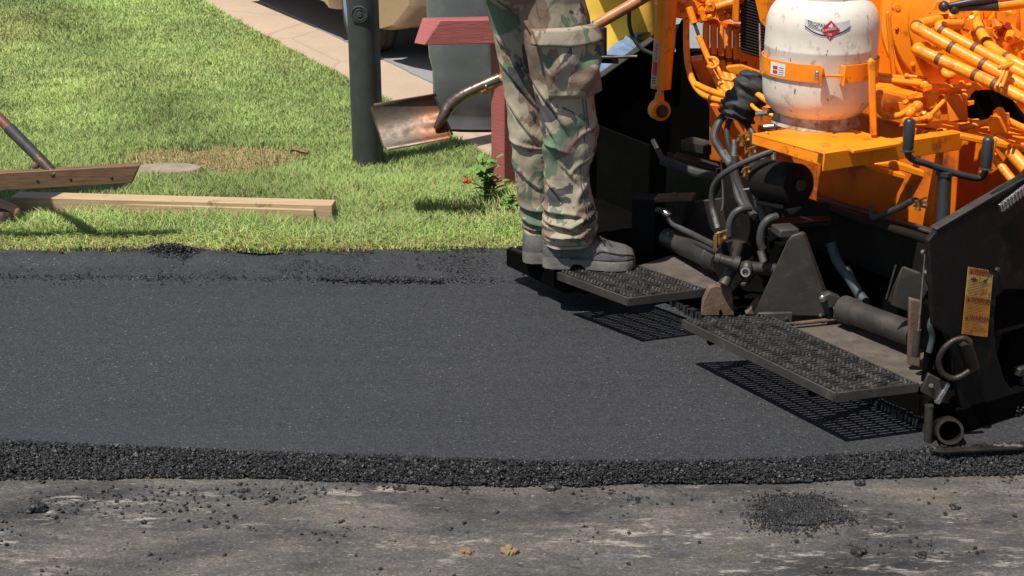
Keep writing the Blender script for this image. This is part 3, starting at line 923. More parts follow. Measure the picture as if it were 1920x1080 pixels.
mb = MB(); mb.rings([bin_ring(bc, bw * 1.16, 0.31, 1.001), bin_ring(bc, bw * 1.15, 0.305, 1.04), bin_ring(bc, bw * 0.7, 0.2, 1.08)])
mb.build('lid', M['bin_grey'], binr, smooth=40)
for sgn in (-1, 1):
    w_ = Vector((bc.x + sgn * bw * 0.7, bc.y + 0.27, 0.106))
    mb = MB(); mb.lathe([(0.03, -0.025), (0.095, -0.025), (0.1, -0.015), (0.1, 0.015), (0.095, 0.025), (0.03, 0.025)], w_, (1, 0, 0), 28)
    mb.build('wheel', M['tyre'], binr)

# green bin further back, seen behind the yellow shirt
g2 = thing('recycling_bin', 'green recycling bin standing behind the squatting person in yellow', 'recycling bin', (0.62, 7.5, 0.016))
gc = Vector((0.62, 7.5, 0))
mb = MB(); mb.rings([bin_ring(gc, 0.22 * a, 0.25 * b, z + 0.016) for z, a, b in prof[:10]])
mb.build('body', M['bin_green'], g2, smooth=40)
mb = MB(); mb.rings([bin_ring(gc, 0.27, 0.3, 0.97), bin_ring(gc, 0.26, 0.29, 1.01), bin_ring(gc, 0.18, 0.2, 1.04)])
mb.build('lid', M['bin_green'], g2, smooth=40)

# ------------------------------------------------------------------ the tan car in the driveway
fw = Vector((-0.88, 8.45, 0.016))                     # near front wheel on the ground
fd = Vector((0.47, -0.88, 0)).normalized()            # the way the car faces
sd = Vector((0.88, 0.47, 0)).normalized()             # across, away from us
car = thing('parked_car', 'tan car parked in the driveway behind the black post', 'car', fw + sd * 0.75 - fd * 1.3)
def CP(s, w, z):
    return fw + fd * s + sd * w + Vector((0, 0, z - 0.016))
def arch(s0, r, z0, n=10):
    return [(s0 + r * math.cos(a), z0 + r * math.sin(a)) for a in np.linspace(0, math.pi, n)]
low = [(0.84, 0.40), (0.62, 0.26), (0.43, 0.21)] + [(0.0 + 0.385 * math.cos(a), max(0.2, 0.33 + 0.385 * math.sin(a))) for a in np.linspace(-0.3, math.pi + 0.3, 12)] + [(-0.45, 0.245), (-2.15, 0.245)] + \
      [(-2.6 + 0.385 * math.cos(a), max(0.22, 0.33 + 0.385 * math.sin(a))) for a in np.linspace(-0.3, math.pi + 0.3, 12)] + [(-3.05, 0.3), (-3.45, 0.42)]
up_ = [(-3.5, 0.7), (-3.45, 0.95), (-2.9, 0.98), (-2.5, 0.98), (-0.75, 0.95), (0.3, 0.88), (0.75, 0.78), (0.86, 0.62)]
mb = MB()
outl = low + up_
rows = []
for w, k in ((0.0, 0.94), (0.05, 1.0), (1.5, 1.0), (1.55, 0.94)):
    rows.append([CP(-1.3 + (s + 1.3) * (0.985 if k < 1 else 1.0), w - 0.06, z * 1.0 if k == 1 else 0.55 + (z - 0.55) * 0.97) for s, z in outl])
mb.rings(rows)
mb.build('body', M['car_tan'], car, smooth=35)
mb = MB(); mb.rings([[CP(s, w, z) for s, z in ((-0.75, 0.952), (-1.35, 1.40), (-2.6, 1.43), (-3.2, 0.98))] for w in (0.06, 0.14, 1.3, 1.38)])
mb.build('cabin', M['glass'], car, smooth=20)
mb = MB(); mb.prism([CP(s, 0.12, z) for s, z in ((-1.33, 1.405), (-1.45, 1.45), (-2.5, 1.47), (-2.62, 1.435))], sd * 1.2)
mb.build('roof', M['car_tan'], car, bevel=0.02)
mb = MB(); mb.prism([CP(s, 0.25, z) for s, z in ((0.30, 0.30), (-3.1, 0.30), (-3.1, 0.6), (0.30, 0.6))], sd * 1.0)
mb.build('underbody', M['shade_black'], car)
for (s, w, steer) in ((0, 0.0, R(9)), (0, 1.42, R(9)), (-2.6, 0.02, 0), (-2.6, 1.42, 0)):
    c = CP(s, w + 0.05, 0.016 + 0.315)
    axd = (sd * math.cos(steer) + fd * math.sin(steer))
    mb = MB(); mb.lathe([(0.205, -0.10), (0.27, -0.112), (0.30, -0.10), (0.315, -0.07), (0.312, -0.035), (0.317, -0.03), (0.317, 0.03), (0.312, 0.035), (0.315, 0.07), (0.30, 0.10), (0.2, 0.11)], c, axd, 44)
    wh = mb.build('wheel', M['tyre'], car)
    mb = MB(); mb.lathe([(0.02, -0.085), (0.05, -0.09), (0.06, -0.075), (0.16, -0.07), (0.19, -0.095), (0.213, -0.115), (0.213, 0.0), (0.02, 0.0)], c, axd, 36)
    mb.build('rim', M['alloy'], wh)

# ------------------------------------------------------------------ two boards in the grass
def board(px0, px1, zt, wback, label, hgt):
    p0, p1 = Pz(*px0, zt), Pz(*px1, zt)
    d = (p1 - p0); dn = d.normalized(); nb = Vector((-dn.y, dn.x, 0))
    mid = (p0 + p1) / 2
    o_ = bpy.data.objects.new('x', None)
    mb = MB()
    mb.box((0, 0, -hgt / 2), (d.length / 2, 0, 0), (0, wback / 2, 0), (0, 0, hgt / 2))
    ob = mb.build('wooden_board', M['lumber'], None, bevel=0.003)
    ob.location = mid + nb * wback / 2
    ob.rotation_euler = (0, 0, math.atan2(d.y, d.x))
    tag(ob, label, 'board', 'boards lying in the grass')
    bpy.data.objects.remove(o_)
    return ob
board((20, 369), (622, 385), 0.076, 0.075, 'longer pale wooden board, the back one of two boards in the grass', 0.086)
board((70, 377), (588, 394), 0.060, 0.034, 'shorter brown wooden board along the front of the longer board in the grass', 0.068)

# buried stone, dead leaves
mb = MB()
rr = []
for z, k in ((-0.03, 1.0), (0.012, 1.0), (0.026, 0.93), (0.030, 0.75)):
    rr.append([Vector((STONE.x + math.cos(a) * 0.145 * k * (1 + 0.12 * mnoise.noise((math.cos(a) * 2, math.sin(a) * 2, 3))), STONE.y + math.sin(a) * 0.082 * k * (1 + 0.12 * mnoise.noise((math.cos(a) * 2, math.sin(a) * 2, 7))), z)) for a in np.linspace(0, 2 * math.pi, 30)[:-1]])
mb.rings(rr)
tag(mb.build('buried_stone', M['stone'], smooth=40), 'pale flat stone sunk in the dry patch of the lawn', 'stone')
def dead_leaf(px, py, w, label):
    c = Pz(px, py, 0.045)
    mb = MB(); vs_, fs = [], []
    for i in range(7):
        q = i / 6
        hw = math.sin(math.pi * min(1, q * 1.05)) * 0.38 * (1 + 0.2 * (i % 2))
        for j in (-1, -0.5, 0, 0.5, 1):
            vs_.append(c + Vector(((q - 0.5) * w, j * hw * w, 0.25 * w * abs(j) + 0.10 * w * math.sin(q * 5))))
    for i in range(6):
        for j in range(4):
            fs.append((i * 5 + j, i * 5 + j + 1, (i + 1) * 5 + j + 1, (i + 1) * 5 + j))
    mb.add(vs_, fs)
    o = mb.build('dead_leaf', M['dead_leaf'], fixn=False)
    so = o.modifiers.new('thick', 'SOLIDIFY'); so.thickness = 0.0012
    tag(o, label, 'leaf', 'dead leaves on the lawn')
dead_leaf(556, 286, 0.055, 'curled brown dead leaf on the lawn, left of the other leaf')
dead_leaf(570, 288, 0.035, 'small brown dead leaf on the lawn, right of the larger leaf')

# ------------------------------------------------------------------ plants by the red post
def plant(base, hgt, spread, nst, nleaf, llen, lwid, label, name, flower=None, seed=1):
    r_ = random.Random(seed)
    pl = thing(name, label, 'plant', base)
    ms, ml = MB(), MB()
    tips = []
    for i in range(nst):
        a = r_.random() * 6.28
        tip = base + Vector((math.cos(a) * spread * r_.uniform(0.3, 1), math.sin(a) * spread * r_.uniform(0.3, 0.8), hgt * r_.uniform(0.55, 1)))
        midp = base.lerp(tip, 0.5) + Vector((0, 0, hgt * 0.12))
        ms.tube([base, midp, tip], [0.0035, 0.003, 0.0018], 6, smooth=4)
        tips.append((base, midp, tip))
    for i in range(nleaf):
        b_, m_, t_ = r_.choice(tips)
        q = r_.uniform(0.25, 1.0)
        p = b_.lerp(m_, q * 2) if q < 0.5 else m_.lerp(t_, q * 2 - 1)
        a = r_.random() * 6.28
        el = r_.uniform(-0.15, 1.0)
        d = Vector((math.cos(a) * math.cos(el), math.sin(a) * math.cos(el), math.sin(el)))
        sdv = d.cross(Vector((0, 0, 1))).normalized()
        nn = sdv.cross(d)
        ln, wd = llen * r_.uniform(0.6, 1.15), lwid * r_.uniform(0.7, 1.1)
        vs_, fs = [], []
        prof_ = [(0, 0.06), (0.2, 0.55), (0.45, 1.0), (0.7, 0.9), (0.88, 0.5), (1.0, 0.05)]
        for k, (s, w) in enumerate(prof_):
            lob = 1 + (0.25 if k % 2 else -0.1)
            cen = p + d * (s * ln) - Vector((0, 0, 1)) * (s * s * ln * 0.25)
            vs_ += [cen - sdv * (w * wd * lob) + nn * 0.15 * wd, cen, cen + sdv * (w * wd * lob) + nn * 0.15 * wd]
        for k in range(5):
            fs += [(k * 3, k * 3 + 1, k * 3 + 4, k * 3 + 3), (k * 3 + 1, k * 3 + 2, k * 3 + 5, k * 3 + 4)]
        ml.add(vs_, fs)
    ms.build('stems', M['stem'], pl)
    ml.build('leaves', M['leaf'], pl, smooth=60, fixn=False)
    if flower:
        mf = MB(); mq = MB()
        mq.tube([base + Vector((0, 0, hgt * 0.3)), base.lerp(flower, 0.6) + Vector((0, 0, 0.03)), flower], 0.0018, 6, smooth=4)
        for k in range(7):
            a = k * 0.9
            mf.ball(flower + Vector((math.cos(a) * 0.008, math.sin(a) * 0.008, 0.003 * (k % 3))), 0.0085, 1, 1, 0.7, 8, 6)
        mf.build('flower', M['petal'], pl)
        mq.build('flower_stem', M['stem'], pl)
    return pl
pbase = Pz(915, 385, 0.0)
plant(pbase, 0.20, 0.07, 7, 62, 0.058, 0.015, 'leafy green plant with one red flower at the foot of the red post', 'flowering_plant', PY(875, 341, pbase.y - 0.03), 5)
plant(Pz(961, 408, 0.0), 0.085, 0.04, 5, 26, 0.045, 0.016, 'low green weed beside the trouser hem at the asphalt edge', 'low_weed', None, 9)

# ------------------------------------------------------------------ the asphalt paver
pav = thing('asphalt_paver', 'orange and black asphalt paver with steps, hoses and gas cylinder shelf', 'paver', O)
def part(name, mb, mat, parent=None, **k):
    return mb.build(name, M[mat], parent or pav, **k)
def tubep(name, mat, pts, r, parent=None, seg=10, smooth=5, **k):
    mb = MB(); mb.tube(pts, r, seg, smooth=smooth)
    return part(name, mb, mat, parent, **k)
def rod(name, mat, p, q, r, parent=None, seg=20, **k):
    mb = MB(); mb.tube([p, q], r, seg)
    return part(name, mb, mat, parent, **k)
def plate(name, mat, pts, vec, parent=None, bevel=0.003):
    mb = MB(); mb.prism(pts, vec)
    return part(name, mb, mat, parent, bevel=bevel, smooth=25)
def abox(name, mat, a0, a1, b0, b1, z0, z1, parent=None, bevel=0.004):
    mb = MB(); mb.box(L((a0 + a1) / 2, (b0 + b1) / 2, (z0 + z1) / 2), U * (a1 - a0) / 2, V * (b1 - b0) / 2, W * (z1 - z0) / 2)
    return part(name, mb, mat, parent, bevel=bevel, smooth=25)
def bolt(p, axis, r, parent, mat='steel_dark', name='bolt'):
    mb = MB(); mb.lathe([(r, 0), (r, r * 1.1), (r * 0.8, r * 1.3), (0.0005, r * 1.3)], p, axis, 6)
    return part(name, mb, mat, parent, smooth=20)
def shift(p, v, d):
    return Vector(p) + Vector(v) * d

# ---- screed: bottom plate, walkway steps
abox('screed_plate', 'shade_black', 0.06, 0.62, 0.02, 2.0, 0.004, 0.085)
abox('screed_box', 'shade_black', 0.30, 0.62, 0.02, 1.0, 0.086, 0.22)
# the crusty rear lip of the screed
mb = MB()
for i in range(150):
    b = 0.03 + i * 0.0127
    mb.box(L(0.052 + rng.uniform(-.004, .004), b, 0.016 + rng.uniform(-.002, .004)), U * 0.012 * rng.uniform(.7, 1.4), V * 0.0038, W * 0.010 * rng.uniform(.7, 1.3))
lip = part('crusted_lip', mb, 'loose', smooth=0)

STEPZ = 0.155
def step(corners, z, n_sl, skirt, hole_scale=1.0):
    """a grip-strut step: frame of thin bars, slats with teeth, gaps between them that let the sun through"""
    A, B, C, D = [Pz(x, y, z) for x, y in corners]
    fr = MB()
    th = 0.006
    inn = (D - A + C - B).normalized()
    al = (B - A).normalized()
    for p, q, nrm in ((A, B, inn), (B, C, -al), (D, C, -inn), (A, D, al)):
        fr.prism([p, q, q + nrm * th, p + nrm * th], (0, 0, -skirt))
    st = part('step', fr, 'steel_grey', smooth=25, bevel=0.0015)
    gr = MB()
    nr = 5                                   # rows of teeth
    for i in range(n_sl):
        t0, t1 = (i + 0.12) / n_sl, (i + 0.80) / n_sl
        p0, p1 = A.lerp(B, t0), A.lerp(B, t1)
        q0, q1 = D.lerp(C, t0), D.lerp(C, t1)
        o_ = inn * 0.007
        gr.prism([p0 + o_, p1 + o_, q1 - o_, q0 - o_], (0, 0, -0.004))
        for r_ in range(nr):
            for e in (0.05, 0.27):
                s = (r_ + 0.30 + e) / nr
                if s > 0.97 or s < 0.03: continue
                c = p0.lerp(q0, s).lerp(p1.lerp(q1, s), 0.5)
                hw = (p1 - p0).length * 0.46
                if rng.random() < 0.03: continue
                hh = 0.0065 * rng.uniform(0.75, 1.15)
                c2 = c + al * rng.uniform(-.001, .001)
                d2 = inn * 0.0050
                gr.add([c2 - al * hw - d2, c2 + al * hw - d2, c2 + al * hw + d2, c2 - al * hw + d2, c2 + W * hh - d2 * .3 - al * hw * .5, c2 + W * hh - d2 * .3 + al * hw * .5],
                       [(0, 1, 5, 4), (1, 2, 5), (2, 3, 4, 5), (3, 0, 4)])
    for r_ in range(nr + 1):                # cross ties under the slats
        s = min(max(r_ / nr, 0.02), 0.975)
        gr.prism([A.lerp(D, s) - W * 0.0045, B.lerp(C, s) - W * 0.0045, B.lerp(C, s) + inn * 0.007 - W * 0.0045, A.lerp(D, s) + inn * 0.007 - W * 0.0045], (0, 0, -0.004))
    part('grating', gr, 'grate', st, smooth=0)
    n = n_sl * 30
    u_, v_ = rng.random(n), rng.random(n)
    Pm = np.array([tuple(A.lerp(B, a).lerp(D.lerp(C, a), b) + W * 0.001) for a, b in zip(u_, v_)])
    keep = (npn(Pm[:, 0] * 2, Pm[:, 1] * 2, 9, 51) > 0.60) & (((v_ * nr) % 1.0) < 0.75) & (((v_ * nr) % 1.0) > 0.25)
    cg = grains('caught_asphalt', Pm[keep], 0.0012 + 0.003 * rng.random(keep.sum()) ** 2, M['loose'])
    cg.data.transform(Matrix.Translation(-O)); cg.parent = st; cg['kind'] = 'stuff'
    return A, B, C, D
s2 = step([(1277, 598), (1566, 737), (1724, 718), (1440, 590)], STEPZ, 40, 0.026)
s1 = step([(1044, 510), (1178, 559), (1326, 541), (1196, 496)], STEPZ, 22, 0.026)
sp_ = [Pz(x, y, 0.118) for x, y in ((949, 466), (1060, 517), (1180, 500), (1030, 456))]
blk = plate('step_block', 'shade_black', sp_, W * -0.06)
mb = MB()
for k in range(5):
    a, b = sp_[0].lerp(sp_[3], 0.08 + k * .2), sp_[1].lerp(sp_[2], 0.08 + k * .2)
    for q in np.linspace(0.03, 0.97, 26): mb.box(a.lerp(b, q) + W * 0.002, U * 0.006, V * 0.004, W * 0.004)
part('tread_studs', mb, 'grate', blk, smooth=0)
# deck plates behind the gratings
plate('deck_plate', 'deck', [Pz(x, y, 0.126) for x, y in ((1443, 592), (1726, 719), (1790, 690), (1640, 596), (1540, 560), (1420, 570))], (0, 0, -0.012))
plate('deck_plate', 'deck', [Pz(x, y, 0.126) for x, y in ((1199, 497), (1326, 541), (1400, 530), (1330, 480), (1256, 478))], (0, 0, -0.012))
# support arms under the steps
for c0, c1 in (((1330, 640), (1500, 600)), ((1520, 735), (1680, 690)), ((1090, 545), (1240, 520))):
    p, q = Pz(*c0, 0.10), Pz(*c1, 0.09)
    rod('step_bracket', 'shade_black', p, q + U * 0.1, 0.012)

# ---- near end gate with its curved lower arm
tv = V * 0.016
gate_px = [(1741, 452), (1756, 434), (1925, 326), (1985, 288), (2090, 240), (2090, 545), (1885, 543), (1868, 556), (1864, 600), (1868, 660), (1884, 712), (1912, 752), (1960, 775), (2090, 780),
           (2090, 818), (1862, 816), (1836, 808), (1816, 790), (1802, 762), (1794, 720), (1788, 660), (1776, 628), (1752, 610)]
def concave(name, mat, pts, vec, parent=None, bevel=0.003):
    """plate from a concave outline, triangulated"""
    bm = bmesh.new()
    vs_ = [bm.verts.new(p) for p in pts]
    f = bm.faces.new(vs_)
    r = bmesh.ops.extrude_face_region(bm, geom=[f])
    bmesh.ops.translate(bm, verts=[g for g in r['geom'] if isinstance(g, bmesh.types.BMVert)], vec=Vector(vec))
    bmesh.ops.recalc_face_normals(bm, faces=bm.faces)
    bm.verts.index_update()
    mb = MB(); mb.add([v.co for v in bm.verts], [tuple(v.index for v in fc.verts) for fc in bm.faces])
    bm.free()
    return part(name, mb, mat, parent, bevel=bevel, smooth=25)
gate = concave('end_gate', 'black', [Pb(x, y, -0.01) for x, y in gate_px], tv)
# its worn grey top flange
p0, p1 = Pb(1757, 433, -0.012), Pb(2090, 238, -0.012)
d_ = (p1 - p0).normalized()
mb = MB(); mb.prism([p0, p1, p1 + V * 0.024, p0 + V * 0.024], W * 0.006)
part('gate_flange', mb, 'steel_grey', gate, bevel=0.002)
p0, p1 = Pb(1872, 390, -0.016), Pb(1990, 298, -0.016)
dn = (p1 - p0).normalized(); up = dn.cross(V).normalized()
mb = MB()
nseg = 40
for i in range(nseg):
    a, b = p0.lerp(p1, i / nseg), p0.lerp(p1, (i + 0.72) / nseg)
    mb.prism([a - up * 0.010, b - up * 0.010, b + up * 0.010, a + up * 0.010], -V * (0.008 + 0.003 * (i % 2)))
mb.prism([p0 - up * 0.009, p1 - up * 0.009, p1 + up * 0.009, p0 + up * 0.009], -V * 0.006)
part('ridged_strip', mb, 'ridged_metal', gate, smooth=0)
abox('gate_shade_strip', 'shade_black', 0.10, 0.9, -0.012, 0.02, 0.004, 0.075)  # black strip added in place of the dark shadow below the gate
abox('gate_recess', 'shade_black', 0.06, 0.9, 0.07, 0.09, 0.0, 0.42)
mb = MB()
q = Pb(1905, 690, 0.03)
mb.box(q + U * 0.03, U * 0.05, V * 0.03, W * 0.012); mb.box(q + U * 0.05 - W * 0.03, U * 0.04, V * 0.02, W * 0.02)
part('gate_bracket', mb, 'steel_dark', gate, bevel=0.004)
bolt(Pb(1868, 505, -0.011), -V, 0.006, gate)
bolt(Pb(1913, 800, -0.011), -V, 0.009, gate)
n = 240
pp = np.array([tuple(Pb(1916, 764, 0.0)) for _ in range(n)]) + rng.normal(size=(n, 3)) * np.array([.035, .012, .006])
crumb = grains('caught_asphalt', pp, 0.002 + 0.004 * rng.random(n), M['loose'])
crumb.data.transform(Matrix.Translation(-O)); crumb.parent = gate
crumb['kind'] = 'stuff'

# warning label on the gate
lab = [Pb(x, y, -0.0125) for x, y in ((1815, 500), (1862, 508), (1851, 632), (1803, 626))]
def lq(u, v):
    return lab[0].lerp(lab[1], u).lerp(lab[3].lerp(lab[2], u), v)
def quad_on(mb, u0, v0, u1, v1, k):
    mb.add([lq(u0, v0) - V * k, lq(u1, v0) - V * k, lq(u1, v1) - V * k, lq(u0, v1) - V * k], [(0, 1, 2, 3)])
mb = MB(); mb.prism([lq(0, 0), lq(0.80, 0), lq(0.86, .045), lq(1, .06), lq(1, 0.43), lq(0, 0.43)], -V * 0.0008)
wl = part('warning_label', mb, 'label_cream', gate, smooth=0)
wl['label'] = 'tall narrow orange warning label with two pictograms'
mb = MB(); mb.prism([lq(0, 0.431), lq(1, 0.431), lq(1, 1), lq(0, 1)], -V * 0.0008)
part('label_lower_half', mb, 'label_amber', wl, smooth=0)
for v0, v1, u1 in ((0.015, 0.085, 0.84), (0.435, 0.505, 0.97), (0.715, 0.775, 0.97), (0.955, 0.995, 0.4)):
    mb = MB(); quad_on(mb, 0.05, v0, u1, v1, 0.0011)
    part('label_band', mb, 'label_orange', wl, smooth=0)
mb = MB()
quad_on(mb, 0.04, 0.088, 0.96, 0.094, 0.0012); quad_on(mb, 0.04, 0.196, 0.96, 0.202, 0.0012)
quad_on(mb, 0.48, 0.094, 0.50, 0.196, 0.0012)
for k in range(9): quad_on(mb, 0.07, 0.222 + k * 0.023, 0.93 - 0.35 * ((k * 37) % 5) / 5, 0.227 + k * 0.023, 0.0012)
for k in range(9): quad_on(mb, 0.07, 0.520 + k * 0.021, 0.95 - 0.25 * ((k * 53) % 7) / 7, 0.5245 + k * 0.021, 0.0012)
for k in range(8): quad_on(mb, 0.07, 0.79 + k * 0.021, 0.95 - 0.35 * ((k * 29) % 6) / 6, 0.7945 + k * 0.021, 0.0012)
P_ = lambda pts: mb.add([lq(u, v) - V * 0.0013 for u, v in pts], [tuple(range(len(pts)))])
P_([(0.13, 0.185), (0.16, 0.15), (0.20, 0.165), (0.23, 0.125), (0.27, 0.16), (0.31, 0.13), (0.34, 0.165), (0.39, 0.15), (0.42, 0.185)])
P_([(0.58, 0.185), (0.62, 0.178), (0.66, 0.15), (0.74, 0.14), (0.83, 0.115), (0.85, 0.12), (0.77, 0.155), (0.75, 0.176), (0.80, 0.185)])
P_([(0.09, 0.08), (0.14, 0.025), (0.19, 0.08)]); P_([(0.08, 0.498), (0.13, 0.445), (0.18, 0.498)]); P_([(0.08, 0.77), (0.13, 0.725), (0.18, 0.77)])
part('label_print', mb, 'dark_ink', wl, smooth=0, fixn=False)
ld = (lab[1] - lab[0]); lu = (lab[0] - lab[3])
wlen = ld.length
for v, t_ in ((0.078, 'WARNING'), (0.497, 'WARNING'), (0.768, 'WARNING')):
    text_mesh(t_, wlen * 0.20, lq(0.24, v) - V * 0.0013, ld, lu, M['dark_ink'], wl)

# ---- posts and fittings beside the gate
plate('upright_bar', 'rust', [PY(x, y, 3.42) for x, y in ((1706, 560), (1728, 566), (1726, 690), (1703, 684))], (0.0, 0.018, 0.0))
plate('grey_sheet', 'steel_grey', [PY(x, y, 3.50) for x, y in ((1690, 500), (1722, 512), (1738, 545), (1715, 590), (1668, 572))], (0.01, 0.006, 0.0))
rod('thin_rod', 'chrome', PY(1737, 456, 3.38), PY(1722, 622, 3.38), 0.0032)
rod('rod_sleeve', 'steel_dark', PY(1721, 618, 3.38), PY(1716, 668, 3.38), 0.010)
bolt(PY(1736, 510, 3.37), -V, 0.007, pav, 'chrome')
bolt(PY(1729, 472, 3.37), -V, 0.006, pav, 'chrome')
mb = MB()
p0, p1 = PY(1751, 536, 3.36), PY(1750, 562, 3.36)
mb.lathe([(0.005 + 0.003 * (i % 2), i * 0.0022) for i in range(18)], p1, p0 - p1, 14)
mb.tube([PY(1750, 562, 3.36), PY(1746, 690, 3.36)], 0.0095, 16)
part('threaded_rod', mb, 'steel_dark')
tubep('hose', 'hose_teal', [PY(1752, 590, 3.345), PY(1744, 610, 3.34), PY(1748, 632, 3.345), PY(1742, 660, 3.345)], 0.008)
rod('post', 'steel_dark', PY(1742, 760, 3.26), PY(1740, 828, 3.26), 0.011)
rod('post', 'shade_black', PY(1745, 690, 3.40), PY(1742, 770, 3.30), 0.016)
# square bracket with a bolt
br = [PY(x, y, 3.27) for x, y in ((1741, 700), (1782, 722), (1768, 758), (1726, 735))]
bk1 = plate('square_bracket', 'steel_dark', br, (0, 0.012, 0))
bolt(PY(1745, 722, 3.268), (0, -1, 0), 0.006, bk1, 'chrome')
plate('bracket_flange', 'ridged_metal', [PY(x, y, 3.262) for x, y in ((1775, 720), (1783, 722), (1762, 760), (1753, 757))], (0, 0.02, 0), bk1)
# steel hook ring
tubep('hook_ring', 'hook_steel', [PY(x, y, 3.25) for x, y in ((1818, 640), (1806, 634), (1786, 640), (1768, 656), (1760, 678), (1766, 698), (1784, 709), (1800, 706), (1818, 695))], 0.0075, seg=14)
rod('hook_boss', 'hook_steel', PY(1810, 641, 3.28), PY(1824, 690, 3.29), 0.017)
# open pipe end
pc_ = PY(1780, 808, 3.24)
ax = Vector((-0.16, -0.93, 0.33)).normalized()
mb = MB(); mb.lathe([(0.0265, 0.0), (0.0265, 0.014), (0.033, 0.014), (0.0345, 0.010), (0.0345, -0.12), (0.0265, -0.12)], pc_, ax, 36, closed=True)
pe = part('pipe_end', mb, 'hook_steel', smooth=40)
mb = MB(); mb.lathe([(0.026, 0.0), (0.001, 0.0)], pc_ - ax * 0.08, ax, 24); part('pipe_plug', mb, 'shade_black', pe)
# skid under the gate
sk = [Pz(x, y, 0.012) for x, y in ((1742, 842), (1770, 846), (2090, 829), (2090, 819), (1790, 838))]
skp = plate('skid', 'black', sk, (0, 0, -0.010))
mb = MB()
for i in range(26):
    a = Pz(1880 + rng.uniform(-14, 40), 835 + rng.uniform(-2, 2), 0.012)
    mb.ball(a, 0.004 * rng.uniform(.5, 1.2), 1.6, 1, 0.6, 6, 4)
part('rust_flake', mb, 'rust', skp)

# ---- screed front wall and machinery on the deck
wl_top = [(1745, 440), (1650, 412), (1530, 378), (1380, 330), (1250, 285)]
ptop = [Pa(x, y, 0.36) for x, y in wl_top]
plate('front_wall', 'black', [ptop[0], ptop[2], Pa(1250, 285, 0.36) * 1, Vector((Pa(1250, 285, 0.36).x, Pa(1250, 285, 0.36).y, 0.1)), Vector((ptop[0].x, ptop[0].y, 0.1))], U * 0.012)
mb = MB(); mb.prism([Pa(1532, 376, 0.352), Pa(1747, 440, 0.352), Pa(1747, 440, 0.352) + U * 0.03, Pa(1532, 376, 0.352) + U * 0.03], W * 0.008)
part('wall_edge_strip', mb, 'steel_grey', bevel=0.002)
plate('side_wall', 'shade_black', [Pb(x, y, 2.02) for x, y in ((1106, 162), (1240, 66), (1264, 98), (1420, 108), (1420, 470), (1106, 480))], V * 0.02)
mb = MB(); p0, p1 = Pb(1106, 163, 2.005), Pb(1240, 67, 2.005)
mb.prism([p0, p1, p1 + V * 0.035, p0 + V * 0.035], W * 0.006); part('side_wall_flange', mb, 'steel_grey')
# trapezoid bulkhead
tz = PY(1480, 594, 3.78).y
bulk = plate('bulkhead_plate', 'steel_grey', [PY(x, y, 3.76) for x, y in ((1476, 452), (1484, 442), (1500, 437), (1506, 441), (1562, 594), (1412, 590))], (0.012, 0.02, 0), bevel=0.003)
for p in ((1538, 590),): bolt(PY(*p, 3.755), (0, -1, 0), 0.005, bulk, 'chrome')
plate('angle_bracket', 'steel_grey', [PY(x, y, 3.73) for x, y in ((1432, 587), (1486, 586), (1486, 605), (1455, 606), (1420, 588))], (0, 0.012, 0))
bolt(PY(1474, 597, 3.728), (0, -1, 0), 0.0055, pav)
rod('weld_bar', 'rust', PY(1490, 607, 3.72), PY(1565, 599, 3.75), 0.006)
# lug with its slot, half-round disc
plate('lug', 'rust', [PY(x, y, 3.92) for x, y in ((1343, 536), (1372, 540), (1378, 592), (1316, 592), (1318, 566), (1330, 540))], (0.0, 0.03, 0))
mb = MB(); c = PY(1351, 586, 3.917)
mb.ball(c, 0.006, 0.8, 0.3, 1.6, 10, 8); part('slot', mb, 'shade_black')
plate('lug', 'rust', [PY(x, y, 3.90) for x, y in ((1398, 590), (1424, 560), (1430, 592))], (0.0, 0.03, 0))
disc_px = [(1340 + 62 * (1 - math.cos(a)) / 2 * 1.2, 484 - 34 * math.sin(a)) for a in np.linspace(0, math.pi, 12)]
plate('half_round_disc', 'black', [PY(x, y, 3.98) for x, y in disc_px + [(1412, 500), (1375, 548), (1352, 535), (1336, 500)]], (0.006, 0.02, 0))
rod('crank_arm', 'steel_dark', PY(1386, 452, 3.93), PY(1375, 496, 3.92), 0.018)
rod('crank_arm', 'steel_dark', PY(1372, 505, 3.92), PY(1357, 534, 3.90), 0.017)
cr = rod('cross_tube', 'steel_dark', PY(1342, 484, 3.90), PY(1382, 495, 3.885), 0.016)
mb = MB(); ax = (PY(1342, 484, 3.90) - PY(1382, 495, 3.885)).normalized()
mb.lathe([(0.011, 0), (0.011, 0.004), (0.0185, 0.004), (0.0185, -0.012), (0.011, -0.012)], PY(1342, 484, 3.90), ax, 24, closed=True); part('collar', mb, 'steel_grey', cr)
mb = MB(); mb.lathe([(0.012, 0), (0.012, 0.008), (0.021, 0.008), (0.021, -0.008), (0.012, -0.008)], PY(1381, 494, 3.886), ax, 24, closed=True); part('collar', mb, 'steel_grey', cr)
rod('cross_tube', 'steel_dark', PY(1382, 495, 3.885), PY(1402, 500, 3.88), 0.012)
ct = rod('cross_tube', 'steel_dark', PY(1400, 502, 3.86), PY(1452, 505, 3.86), 0.0185)
mb = MB(); mb.ball(PY(1400, 505, 3.855), 0.026, 0.8, 0.9, 1.0, 12, 8); part('clevis', mb, 'steel_dark', ct)
mb = MB(); mb.lathe([(0.009, 0), (0.009, .004), (0.014, .004), (0.014, -0.01), (0.009, -0.01)], PY(1398, 510, 3.835), (-.3, -1, .2), 16, closed=True); part('collar', mb, 'chrome', ct)
